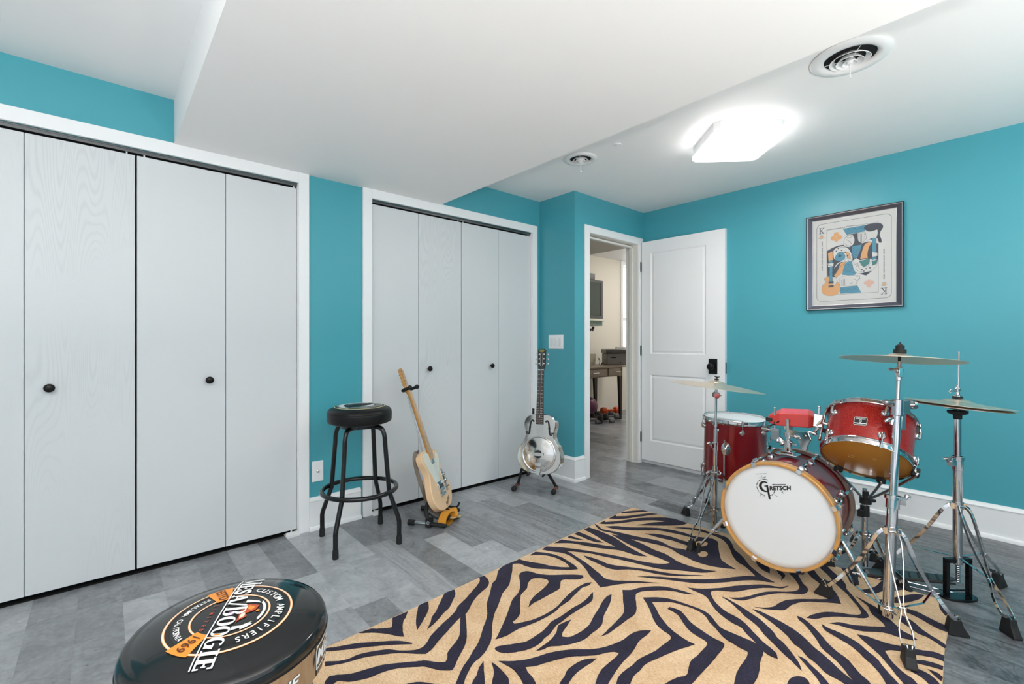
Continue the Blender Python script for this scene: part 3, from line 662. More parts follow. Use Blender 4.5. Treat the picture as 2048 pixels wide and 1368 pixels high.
# ------------------------------------------------------------------ zebra rug (outline and stripes in millimetres on the floor)
RUG_S =  [[(720,1688),(765,1682),(780,1669),(812,1647),(830,1637),(847,1667),(861,1692),(924,1693),(902,1664),(880,1645),(854,1601),(836,1559),(820,1578),(801,1609),(770,1647)],[(983,1699),(1025,1701),(1002,1658),(973,1626),(941,1599),(896,1562),(910,1595),(934,1636),(959,1670)],[(1116,1708),(1161,1707),(1144,1674),(1109,1641),(1069,1607),(1026,1587),(988,1565),(924,1538),(958,1569),(980,1595),(1011,1616),(1053,1655),(1083,1682)],[(594,1682),(630,1662),(685,1637),(746,1596),(802,1555),(824,1531),(841,1503),(836,1501),(802,1529),(752,1565),(700,1597),(648,1627),(589,1666)],[(570,1612),(607,1584),(636,1573),(664,1573),(703,1560),(756,1532),(786,1498),(824,1467),(854,1458),(881,1470),(912,1494),(947,1512),(991,1532),(1034,1548),(1080,1572),(1100,1589),(1152,1612),(1219,1647),(1260,1669),(1292,1692),(1310,1719),(1335,1715),(1327,1678),(1310,1650),(1283,1629),(1243,1615),(1201,1597),(1158,1571),(1127,1547),(1095,1526),(1071,1523),(1018,1501),(971,1477),(920,1453),(875,1428),(848,1421),(820,1447),(780,1487),(729,1519),(678,1546),(644,1555),(607,1567),(562,1590)],[(1068,1522),(1099,1539),(1064,1483),(1018,1415),(985,1376),(954,1352),(919,1328),(888,1303),(871,1293),(844,1316),(830,1337),(814,1366),(791,1385),(756,1411),(718,1430),(684,1438),(650,1441),(619,1453),(594,1467),(574,1490),(565,1495),(551,1489),(525,1456),(517,1463),(536,1516),(556,1533),(577,1521),(614,1497),(651,1486),(706,1469),(755,1440),(804,1408),(829,1391),(852,1361),(876,1339),(892,1352),(908,1374),(937,1392),(966,1406),(999,1431),(1031,1475)],[(1438,1722),(1569,1731),(1515,1717),(1466,1668),(1411,1617),(1364,1576),(1301,1544),(1252,1505),(1222,1481),(1181,1451),(1130,1402),(1102,1369),(1067,1331),(1025,1302),(984,1283),(942,1273),(904,1250),(872,1225),(831,1187),(807,1208),(844,1232),(880,1261),(915,1285),(944,1300),(980,1323),(1020,1346),(1051,1371),(1091,1407),(1127,1436),(1160,1469),(1197,1520),(1262,1580),(1321,1636),(1357,1654)],[(1514,1729),(1569,1731),(1577,1701),(1597,1659),(1616,1628),(1633,1585),(1666,1535),(1697,1506),(1714,1544),(1719,1608),(1707,1657),(1682,1695),(1638,1727),(1687,1736),(1718,1693),(1738,1649),(1743,1593),(1734,1539),(1726,1498),(1711,1470),(1679,1490),(1636,1530),(1597,1574),(1563,1611),(1546,1655),(1538,1697),(1513,1714)],[(1458,1608),(1484,1624),(1508,1620),(1522,1605),(1537,1561),(1567,1521),(1612,1484),(1656,1447),(1682,1417),(1670,1401),(1642,1404),(1613,1426),(1585,1449),(1564,1446),(1519,1410),(1481,1405),(1435,1403),(1390,1401),(1350,1402),(1315,1393),(1350,1419),(1395,1438),(1450,1451),(1500,1467),(1524,1482),(1530,1502),(1511,1535),(1484,1548),(1445,1535),(1410,1506),(1372,1491),(1346,1477),(1295,1425),(1258,1384),(1223,1366),(1198,1361),(1194,1346),(1226,1333),(1264,1319),(1316,1312),(1366,1313),(1415,1320),(1458,1334),(1514,1349),(1558,1358),(1598,1362),(1642,1359),(1662,1347),(1634,1341),(1598,1347),(1559,1338),(1509,1326),(1470,1315),(1416,1310),(1372,1299),(1320,1297),(1273,1299),(1232,1305),(1189,1313),(1158,1313),(1122,1312),(1082,1322),(1120,1345),(1162,1374),(1206,1405),(1250,1439),(1304,1479),(1353,1500),(1389,1526),(1425,1565)],[(1602,1291),(1557,1257),(1526,1248),(1474,1247),(1429,1245),(1383,1242),(1345,1236),(1313,1234),(1283,1224),(1248,1212),(1221,1209),(1195,1201),(1165,1198),(1131,1203),(1098,1217),(1065,1236),(1047,1258),(1045,1282),(1058,1286),(1082,1275),(1122,1253),(1152,1239),(1181,1237),(1210,1239),(1246,1242),(1284,1252),(1312,1261),(1352,1261),(1395,1263),(1445,1269),(1494,1268),(1547,1275),(1578,1284)],[(1648,1227),(1603,1198),(1545,1172),(1495,1151),(1448,1123),(1408,1114),(1370,1112),(1329,1107),(1289,1115),(1250,1131),(1222,1148),(1202,1163),(1171,1168),(1148,1178),(1184,1181),(1213,1183),(1249,1191),(1282,1204),(1314,1226),(1340,1226),(1379,1220),(1327,1200),(1293,1187),(1274,1172),(1293,1152),(1324,1146),(1364,1145),(1408,1151),(1461,1173),(1513,1192),(1573,1216),(1619,1229)],[(1715,1216),(1744,1191),(1784,1178),(1836,1149),(1876,1112),(1895,1072),(1908,1029),(1914,994),(1892,1021),(1876,1061),(1850,1096),(1807,1130),(1773,1153),(1738,1160),(1710,1148),(1666,1115),(1628,1089),(1594,1076),(1546,1075),(1496,1073),(1449,1071),(1417,1071),(1385,1077),(1427,1083),(1476,1091),(1512,1097),(1570,1109),(1604,1129),(1639,1158),(1683,1191)],[(1796,1679),(1812,1644),(1814,1609),(1803,1553),(1793,1499),(1781,1455),(1767,1415),(1753,1371),(1738,1330),(1746,1302),(1771,1271),(1817,1227),(1848,1192),(1891,1138),(1848,1179),(1804,1218),(1751,1252),(1700,1276),(1661,1295),(1686,1344),(1706,1391),(1734,1433),(1762,1489),(1783,1558),(1789,1611),(1773,1658)],[(1732,1732),(1775,1742),(1815,1697),(1842,1659),(1872,1612),(1905,1553),(1925,1512),(1955,1452),(1981,1390),(2004,1323),(2039,1256),(2071,1223),(2102,1210),(2106,1243),(2108,1298),(2109,1350),(2119,1409),(2130,1478),(2146,1546),(2163,1606),(2189,1547),(2191,1480),(2184,1409),(2170,1337),(2171,1282),(2158,1235),(2142,1192),(2144,1125),(2162,1068),(2190,1023),(2133,1054),(2097,1100),(2050,1164),(2011,1210),(1986,1272),(1966,1338),(1941,1404),(1913,1469),(1887,1538),(1857,1582),(1810,1642),(1772,1657),(1749,1697)],[(1843,1541),(1852,1510),(1862,1463),(1862,1408),(1883,1362),(1911,1321),(1951,1259),(1978,1209),(2003,1160),(2041,1109),(2105,1044),(2042,1093),(1985,1149),(1955,1195),(1930,1255),(1893,1308),(1846,1345),(1828,1383),(1829,1437),(1829,1480),(1833,1514)],[(2098,1754),(2145,1759),(2149,1704),(2147,1640),(2140,1574),(2115,1498),(2100,1454),(2086,1390),(2076,1327),(2047,1365),(2039,1412),(2030,1460),(1994,1512),(1965,1558),(1937,1619),(1908,1680),(1837,1743),(1900,1750),(1929,1699),(1967,1644),(1999,1585),(2024,1535),(2049,1496),(2056,1535),(2064,1588),(2081,1650),(2093,1704)],[(2009,1753),(2049,1755),(2050,1701),(2047,1648),(2045,1597),(2044,1573),(2019,1601),(2010,1643),(2012,1694)],[(1945,1746),(1974,1752),(1978,1716),(1987,1667),(1961,1701)],[(2214,1769),(2206,1740),(2184,1690),(2200,1639),(2218,1597),(2231,1547),(2250,1486),(2276,1424),(2287,1377),(2276,1328),(2270,1284),(2290,1245),(2286,1194),(2295,1133),(2330,1077),(2298,1019),(2280,970),(2243,1020),(2222,1062),(2212,1101),(2210,1145),(2219,1187),(2227,1240),(2242,1273),(2249,1323),(2231,1396),(2210,1459),(2191,1514),(2183,1573),(2180,1624),(2163,1680),(2182,1727)],[(2227,1704),(2283,1663),(2325,1601),(2396,1534),(2449,1474),(2478,1407),(2493,1344),(2488,1300),(2510,1250),(2537,1203),(2521,1171),(2449,1133),(2373,1091),(2315,1053),(2293,1017),(2273,1077),(2262,1163),(2298,1210),(2351,1248),(2349,1297),(2346,1348),(2328,1401),(2321,1452),(2312,1492),(2358,1442),(2386,1382),(2388,1319),(2392,1270),(2428,1253),(2464,1282),(2455,1345),(2438,1401),(2418,1456),(2378,1499),(2306,1558),(2256,1619),(2233,1664)],[(2511,1425),(2553,1399),(2591,1353),(2611,1310),(2609,1247),(2615,1200),(2607,1156),(2557,1110),(2491,1068),(2460,1028),(2426,993),(2369,944),(2336,903),(2308,861),(2291,821),(2287,800),(2267,822),(2252,854),(2212,892),(2137,939),(2066,986),(2011,1033),(1981,1076),(1943,1133),(1912,1178),(1866,1241),(1915,1198),(1967,1139),(2015,1078),(2073,1023),(2140,974),(2202,940),(2257,904),(2280,878),(2306,907),(2344,955),(2358,990),(2406,1036),(2467,1076),(2528,1121),(2568,1168),(2583,1225),(2582,1296),(2568,1341),(2539,1392)],[(2489,1776),(2532,1763),(2585,1733),(2626,1707),(2631,1672),(2582,1705),(2527,1733),(2480,1763)],[(2345,1764),(2424,1773),(2410,1756),(2463,1715),(2543,1679),(2610,1645),(2637,1606),(2583,1629),(2513,1659),(2431,1693),(2382,1722)],[(2237,1757),(2304,1759),(2281,1746),(2345,1708),(2411,1678),(2492,1645),(2555,1599),(2621,1541),(2642,1494),(2642,1448),(2639,1409),(2599,1413),(2542,1449),(2492,1489),(2448,1531),(2380,1596),(2435,1571),(2495,1549),(2533,1525),(2563,1507),(2552,1536),(2520,1577),(2455,1621),(2367,1661),(2295,1697),(2253,1731)],[(1948,1037),(1977,999),(2020,964),(2061,936),(2117,907),(2166,874),(2229,823),(2260,769),(2302,749),(2258,758),(2230,787),(2189,823),(2127,858),(2070,887),(2033,931),(2008,951),(1987,953),(1962,937),(1927,905),(1905,873),(1889,837),(1886,808),(1877,777),(1859,747),(1832,714),(1814,688),(1799,667),(1784,636),(1770,616),(1743,601),(1739,620),(1748,648),(1769,674),(1789,703),(1806,729),(1830,758),(1833,785),(1841,816),(1856,850),(1876,881),(1907,914),(1935,943),(1945,971),(1945,999)],[(1988,903),(1989,881),(1981,849),(1969,808),(1954,771),(1940,736),(1915,698),(1892,668),(1865,643),(1849,617),(1826,593),(1799,567),(1775,547),(1740,527),(1757,551),(1772,573),(1786,596),(1806,623),(1826,650),(1850,683),(1884,718),(1901,747),(1917,780),(1946,820),(1970,858)],[(2004,879),(2030,855),(2068,834),(2115,817),(2162,799),(2203,771),(2241,734),(2278,712),(2310,708),(2348,723),(2394,755),(2424,783),(2504,828),(2540,809),(2452,759),(2372,713),(2344,687),(2311,677),(2273,683),(2242,714),(2212,746),(2170,773),(2112,801),(2053,821),(2022,837),(2008,860)],[(2012,779),(2037,752),(2071,731),(2124,723),(2168,711),(2216,679),(2258,642),(2297,607),(2320,600),(2367,619),(2418,652),(2465,704),(2506,734),(2556,759),(2564,728),(2505,690),(2438,634),(2407,603),(2368,580),(2306,553),(2285,582),(2255,615),(2220,650),(2187,672),(2156,682),(2136,687),(2079,694),(2054,718),(2027,749)],[(2088,614),(2130,605),(2174,586),(2204,564),(2224,539),(2246,503),(2270,482),(2290,480),(2331,498),(2370,525),(2410,552),(2439,575),(2459,596),(2495,625),(2549,663),(2593,703),(2628,731),(2660,703),(2611,665),(2560,620),(2507,584),(2465,571),(2422,542),(2381,515),(2342,489),(2310,467),(2281,456),(2254,465),(2237,484),(2212,513),(2179,546),(2141,572),(2104,591)],[(2676,641),(2693,603),(2666,560),(2624,564),(2546,544),(2525,553),(2543,573),(2591,594)],[(2498,527),(2541,505),(2592,489),(2657,483),(2679,474),(2661,449),(2655,399),(2609,425),(2586,445),(2554,464),(2509,480),(2485,506)],[(2446,484),(2460,459),(2502,431),(2558,405),(2609,378),(2634,361),(2653,337),(2607,343),(2559,359),(2514,381),(2481,410),(2456,440)],[(2419,526),(2409,499),(2395,476),(2388,457),(2362,429),(2333,407),(2302,380),(2264,348),(2256,326),(2238,302),(2221,316),(2207,349),(2204,379),(2188,408),(2156,439),(2139,468),(2131,494),(2125,521),(2113,545),(2148,521),(2166,485),(2196,447),(2227,415),(2247,395),(2271,407),(2292,427),(2318,452),(2369,474),(2392,496)],[(2468,365),(2468,333),(2453,301),(2438,269),(2433,243),(2381,234),(2383,258),(2395,284),(2414,312),(2427,340),(2432,360)],[(2387,375),(2385,353),(2363,326),(2333,302),(2308,274),(2292,248),(2272,229),(2249,230),(2269,255),(2285,281),(2288,306),(2319,343),(2342,368)],[(2110,455),(2121,432),(2125,401),(2128,371),(2143,339),(2156,312),(2173,281),(2193,251),(2194,226),(2154,222),(2155,242),(2143,268),(2123,298),(2113,325),(2092,355),(2071,368),(2047,355),(2019,338),(1996,318),(1980,300),(1965,276),(1936,255),(1914,235),(1881,264),(1916,290),(1947,313),(1979,334),(2007,355),(2032,374),(2054,398),(2077,423)],[(2075,298),(2104,272),(2117,247),(2120,221),(2094,219),(2088,243),(2078,269),(2067,290)],[(2039,286),(2039,264),(2031,241),(2009,221),(1984,213),(1948,211),(1972,234),(1997,258),(2008,286)],[(2063,251),(2062,227),(2050,214),(2023,215),(2043,234)],[(2084,562),(2074,536),(2074,508),(2066,473),(2052,439),(2023,407),(2001,378),(1964,352),(1935,329),(1903,301),(1870,283),(1838,312),(1887,334),(1919,353),(1948,377),(1968,401),(1994,426),(2016,457),(2028,486),(2040,516),(2051,542)],[(2074,642),(2071,621),(2053,592),(2026,564),(1995,535),(1962,505),(1938,475),(1923,446),(1894,419),(1866,394),(1844,366),(1801,344),(1756,384),(1779,403),(1811,401),(1826,414),(1852,434),(1880,461),(1904,493),(1924,519),(1966,547),(2003,577),(2035,608),(2052,631)],[(1990,779),(1996,751),(1991,716),(1984,675),(1971,634),(1954,599),(1933,569),(1907,540),(1887,507),(1866,479),(1844,452),(1827,428),(1811,401),(1791,383),(1760,381),(1756,393),(1778,422),(1782,446),(1789,473),(1816,505),(1833,537),(1862,567),(1872,590),(1908,625),(1929,656),(1952,695),(1970,734),(1979,758)],[(1812,558),(1811,539),(1792,515),(1773,487),(1749,460),(1726,440),(1694,448),(1737,481),(1766,510),(1789,535)],[(1732,1008),(1748,1011),(1755,992),(1757,969),(1739,937),(1716,903),(1704,868),(1693,828),(1687,792),(1687,766),(1680,756),(1648,749),(1602,746),(1553,742),(1502,741),(1450,739),(1407,737),(1355,736),(1289,794),(1357,791),(1403,780),(1435,767),(1463,776),(1510,791),(1551,790),(1592,792),(1632,795),(1648,806),(1653,836),(1659,866),(1674,895),(1698,926),(1720,953),(1729,977)],[(1728,1122),(1774,1084),(1800,1049),(1814,1009),(1822,966),(1829,924),(1826,894),(1812,865),(1791,841),(1773,816),(1767,793),(1769,761),(1771,727),(1773,697),(1769,674),(1757,656),(1737,645),(1709,640),(1671,632),(1639,621),(1595,611),(1554,608),(1503,606),(1470,635),(1510,647),(1567,663),(1616,669),(1659,672),(1696,679),(1704,687),(1704,712),(1710,739),(1716,767),(1732,794),(1755,824),(1772,853),(1796,879),(1809,907),(1812,946),(1802,987),(1787,1026),(1755,1056),(1727,1079),(1699,1045),(1663,1004),(1634,960),(1614,919),(1605,885),(1600,855),(1601,827),(1575,835),(1530,851),(1492,861),(1417,879),(1375,886),(1336,881),(1306,881),(1270,870),(1224,851),(1195,877),(1228,894),(1262,909),(1301,912),(1340,911),(1384,913),(1427,906),(1462,900),(1506,899),(1540,898),(1566,899),(1582,912),(1589,945),(1603,979),(1628,1010),(1663,1044),(1697,1081)],[(1554,975),(1523,971),(1470,970),(1425,958),(1385,949),(1348,945),(1309,939),(1268,930),(1231,920),(1207,913),(1170,898),(1146,920),(1184,941),(1214,956),(1251,967),(1293,970),(1331,972),(1360,977),(1348,996),(1319,1012),(1287,1026),(1252,1051),(1218,1077),(1176,1096),(1132,1112),(1094,1125),(1063,1144),(1053,1120),(1047,1093),(1035,1064),(1015,1035),(986,1060),(1006,1090),(1020,1127),(1026,1159),(1022,1191),(1015,1224),(1046,1196),(1087,1169),(1123,1155),(1164,1143),(1206,1124),(1239,1105),(1274,1077),(1302,1053),(1344,1031),(1388,1018),(1431,1011),(1476,1012),(1519,1002)],[(1274,1013),(1246,1011),(1206,1013),(1169,1012),(1135,1004),(1113,996),(1080,977),(1060,995),(1098,1016),(1129,1026),(1157,1039),(1191,1042),(1228,1039),(1253,1029)],[(993,1234),(995,1209),(992,1173),(987,1145),(971,1120),(948,1094),(906,1131),(938,1162),(972,1196)],[(974,1256),(951,1226),(930,1195),(891,1144),(860,1171),(891,1204),(920,1220),(945,1242)],[(725,1336),(755,1321),(775,1301),(793,1277),(840,1218),(827,1200),(708,1304)],[(2436,937),(2449,913),(2423,875),(2358,847),(2367,878),(2394,912)],[(2424,840),(2415,814),(2389,792),(2325,787),(2369,799),(2393,822)],[(2643,285),(2609,271),(2544,253),(2517,253),(2560,272),(2598,281)],[(1685,488),(1665,485),(1643,487),(1625,494),(1614,504),(1611,515),(1618,526),(1633,534),(1654,537),(1676,536),(1695,529),(1707,518),(1709,506),(1701,496)]]
RUG_T =  [[(2449,1190),(2433,1186),(2414,1187),(2397,1194),(2385,1204),(2380,1217),(2383,1229),(2394,1239),(2410,1243),(2429,1242),(2447,1236),(2459,1225),(2464,1212),(2461,1199)],[(2330,1132),(2315,1127),(2298,1126),(2285,1129),(2277,1137),(2275,1146),(2281,1156),(2292,1165),(2308,1170),(2324,1171),(2338,1167),(2347,1160),(2348,1150),(2342,1140)]]
RUG_O =  [(609,1689),(721,1692),(928,1700),(1164,1712),(1342,1723),(1440,1731),(1576,1739),(1696,1745),(1910,1760),(2156,1768),(2381,1778),(2623,1782),(2634,1677),(2644,1412),(2650,1308),(2666,1183),(2677,486),(2676,445),(2665,401),(2664,365),(2662,327),(2666,291),(2633,281),(2550,252),(2459,239),(2382,234),(2314,232),(2251,229),(2192,225),(2150,221),(2097,217),(2052,213),(1951,207)]
RUG_O = RUG_O + [(1700, 200), (1200, 190), (700, 188), (440, 195), (436, 700), (432, 1200), (436, 1686)]
def pile_mat(name, c1, c2, sc):
    m = mat(name, c1, .95, spec=.1); nt = m.node_tree; b = nt.nodes['Principled BSDF']; N = nt.nodes.new; Lk = nt.links.new
    tc = N('ShaderNodeTexCoord'); n = N('ShaderNodeTexNoise'); n.inputs['Scale'].default_value = sc; n.inputs['Detail'].default_value = 3; n.inputs['Roughness'].default_value = .7
    n2 = N('ShaderNodeTexNoise'); n2.inputs['Scale'].default_value = 9; n2.inputs['Detail'].default_value = 3
    mp = N('ShaderNodeMapping'); mp.inputs['Rotation'].default_value = (0, 0, .9); mp.inputs['Scale'].default_value = (1, .35, 1)
    Lk(tc.outputs['Object'], mp.inputs['Vector']); Lk(mp.outputs[0], n.inputs['Vector']); Lk(tc.outputs['Object'], n2.inputs['Vector'])
    ad = N('ShaderNodeMath'); ad.operation = 'MULTIPLY_ADD'; ad.inputs[1].default_value = .45; Lk(n2.outputs['Fac'], ad.inputs[0]); Lk(n.outputs['Fac'], ad.inputs[2])
    r = N('ShaderNodeValToRGB'); r.color_ramp.elements[0].position = .5; r.color_ramp.elements[1].position = .92; r.color_ramp.elements[0].color = c1; r.color_ramp.elements[1].color = c2
    Lk(ad.outputs[0], r.inputs['Fac']); Lk(r.outputs['Color'], b.inputs['Base Color'])
    bp = N('ShaderNodeBump'); bp.inputs['Strength'].default_value = 1.0; bp.inputs['Distance'].default_value = .004; Lk(n.outputs['Fac'], bp.inputs['Height']); Lk(bp.outputs['Normal'], b.inputs['Normal'])
    b.inputs['Sheen Weight'].default_value = .08
    return m
tan_pile = pile_mat('tan_wool_pile', srgb(204, 162, 120), srgb(244, 214, 176), 300)
navy_pile = pile_mat('navy_wool_pile', srgb(20, 17, 28), srgb(52, 48, 74), 330)
edge_pile = mat('dark_brown_pile_edge', srgb(64, 40, 38), .95)
RZ = .011
b = MB(); b.prism([(x / 1000, y / 1000) for x, y in RUG_O], .0008, RZ, bev=.002)
random.seed(5)
for i, poly in enumerate(RUG_S):
    P = smooth_poly([(x / 1000, y / 1000) for x, y in poly], 4, 48)
    P = [(x + random.uniform(-.0005, .0005), y + random.uniform(-.0005, .0005)) for x, y in P]
    z = RZ + .0002 + i * .00001
    b.cur = 2; b.flatpoly(offset_poly(P, .0012), z)
    b.cur = 1; b.flatpoly(P, z + .0009)
for poly in RUG_T:
    b.cur = 0; b.flatpoly(smooth_poly([(x / 1000, y / 1000) for x, y in poly], 3, 60), RZ + .0024)
rug = obj('zebra_rug', b, [tan_pile, navy_pile, edge_pile], smooth=0)
tag(rug, 'tan rug with dark navy zebra stripes under the drum kit', 'rug')
# ------------------------------------------------------------------ bar stools
black_tube = mat('black_gloss_tube', (.006, .006, .007), .16, spec=.4, coat=.3)
black_vinyl = mat('black_vinyl', (.008, .008, .009), .38, spec=.3, bump=.15, bscale=500)
gloss_vinyl = mat('glossy_black_vinyl', (.009, .010, .011), .13, spec=.5, coat=.15)
rubber = mat('black_rubber', (.012, .012, .013), .6)
chrome = mat('chrome', (.62, .62, .635), .07, metal=1)
dim_chrome = mat('brushed_chrome', (.48, .48, .50), .2, metal=1)
print_white = mat('white_print', srgb(236, 236, 234), .35)
print_silver = mat('silver_print', srgb(226, 232, 234), .45)
print_orange = mat('orange_print', srgb(226, 142, 52), .35)
print_peach = mat('peach_print', srgb(240, 214, 192), .35)
print_brown = mat('dark_brown_print', srgb(92, 44, 20), .4)
print_red = mat('rust_print', srgb(178, 70, 36), .35)
print_purple = mat('lilac_print', srgb(150, 105, 160), .35)
print_ink = mat('black_ink', (.012, .012, .012), .5)
print_cream = mat('pale_cream_print', srgb(226, 222, 176), .4)

def stool_leg(c, a, rt, zt, rb, zmid, rm):
    """bent tube leg: runs out under the seat, turns down, kinks outwards, ends upright"""
    def P(r, z): return (c[0] + r * cos(a), c[1] + r * sin(a), z)
    path = [P(.02, zt), P(rt * .62, zt)] + bez([P(rt * .62, zt), P(rt * .88, zt - .008), P(rt, zt - .045), P(rt + .004, zt - .09)], 5)[1:] + [P(rm, zmid)] + [P(rb - .006, zmid - .135), P(rb, zmid - .16), P(rb, .012)]
    return path

def stool(c, zt, ang, label, seat_R, mt, ring_R, ring_z, seat_builder, name='bar_stool', rt=.148):
    r = thing(name, label, 'stool', (c[0], c[1], 0), group='round bar stools')
    for i in range(4):
        a = ang + i * pi / 2
        lg = obj('leg', MB().tube(stool_leg(c, a, rt, zt, .235, ring_z - .005, ring_R - .021), .0125, n=14, lat=None), mt, r)
        x, y = c[0] + .235 * cos(a), c[1] + .235 * sin(a)
        obj('foot_cap', MB().lathe([(.0, .0005), (.0145, .0005), (.0155, .006), (.0145, .045), (.0128, .047)], frame((x, y, 0), (0, 0, 1)), 20), rubber, lg)
    obj('foot_ring', MB().torus((c[0], c[1], ring_z), (0, 0, 1), ring_R, .0125, 72, 14), mt, r)
    seat_builder(r, c)
    return r

# far stool
S1 = (1.075, 2.505)
def seat1(r, c):
    F = frame((c[0], c[1], .655), (0, 0, 1)); R = .172
    b = MB(F); b.lathe([(0, .0), (.155, 0), (R - .004, .006), (R, .016), (R + .001, .050), (R, .056), (R - .0015, .0575), (R, .059), (R - .003, .068), (R - .012, .078), (R - .040, .089), (.08, .094), (0, .095)], n=72)
    s = obj('seat_cushion', b, black_vinyl, r, smooth=60)
    b = MB(); b.cyl((c[0], c[1], .630), (c[0], c[1], .656), .105, n=40); obj('swivel_plate', b, black_tube, r)
    dome = lambda rr: .656 + .0900 + .0046 * (1 - (rr / .127) ** 2) if rr < .127 else .746 - (rr - .127) * .35
    b = MB()
    def ringm(r0, r1, mi, z=.0007, a0=0, a1=2 * pi, n=64):
        b.cur = mi; vs = []; fs = []
        for i in range(n + 1):
            a = a0 + (a1 - a0) * i / n
            for q in (r0, r1): vs.append((c[0] + q * cos(a), c[1] + q * sin(a), dome(q) + z))
        for i in range(n): fs.append((2 * i, 2 * i + 1, 2 * i + 3, 2 * i + 2))
        b.add(vs, fs)
    ringm(.1312, .1352, 0, .0012); ringm(.1165, .1195, 0, .0012)
    # white badge: ribbon, bar and script shapes
    u = Vector((.92, .40)); w = Vector((-.40, .92))
    def P(x, y, z=.0012):
        q = Vector((c[0], c[1])) + u * x + w * y; rr = (q - Vector((c[0], c[1]))).length; return (q.x, q.y, dome(rr) + z)
    def shape(pts, mi, z=.0012):
        b.cur = mi; tr = tessellate_polygon([[Vector((x, y, 0)) for x, y in pts]]); b.add([P(x, y, z) for x, y in pts], [tuple(t) for t in tr])
    arc = lambda rr, a0, a1, n=16: [(rr * cos(radians(a0 + (a1 - a0) * i / n)), rr * sin(radians(a0 + (a1 - a0) * i / n))) for i in range(n + 1)]
    shape(arc(.112, 15, 165) + arc(.086, 165, 15), 1)
    shape(arc(.112, 195, 345) + arc(.088, 345, 195), 2)
    shape([(-.125, -.028), (.125, -.028), (.118, .030), (-.118, .030)], 1, .0016)
    shape([(-.10, -.012), (-.03, .018), (.02, .0), (.09, .016), (.10, -.010), (.02, -.02), (-.04, -.006)], 3, .0020)
    shape([(-.06, .045), (.0, .075), (.06, .045), (.03, .038), (-.03, .038)], 2, .0016)
    shape([(-.05, -.05), (.05, -.05), (.03, -.078), (-.03, -.078)], 1, .0016)
    obj('seat_badge', b, [print_cream, print_silver, mat('grey_print', srgb(120, 124, 126), .4), print_ink], s, smooth=0)
stool(S1, .632, radians(126.7), 'black swivel bar stool standing by the teal strip between the closets', .172, black_tube, .197, .287, seat1)

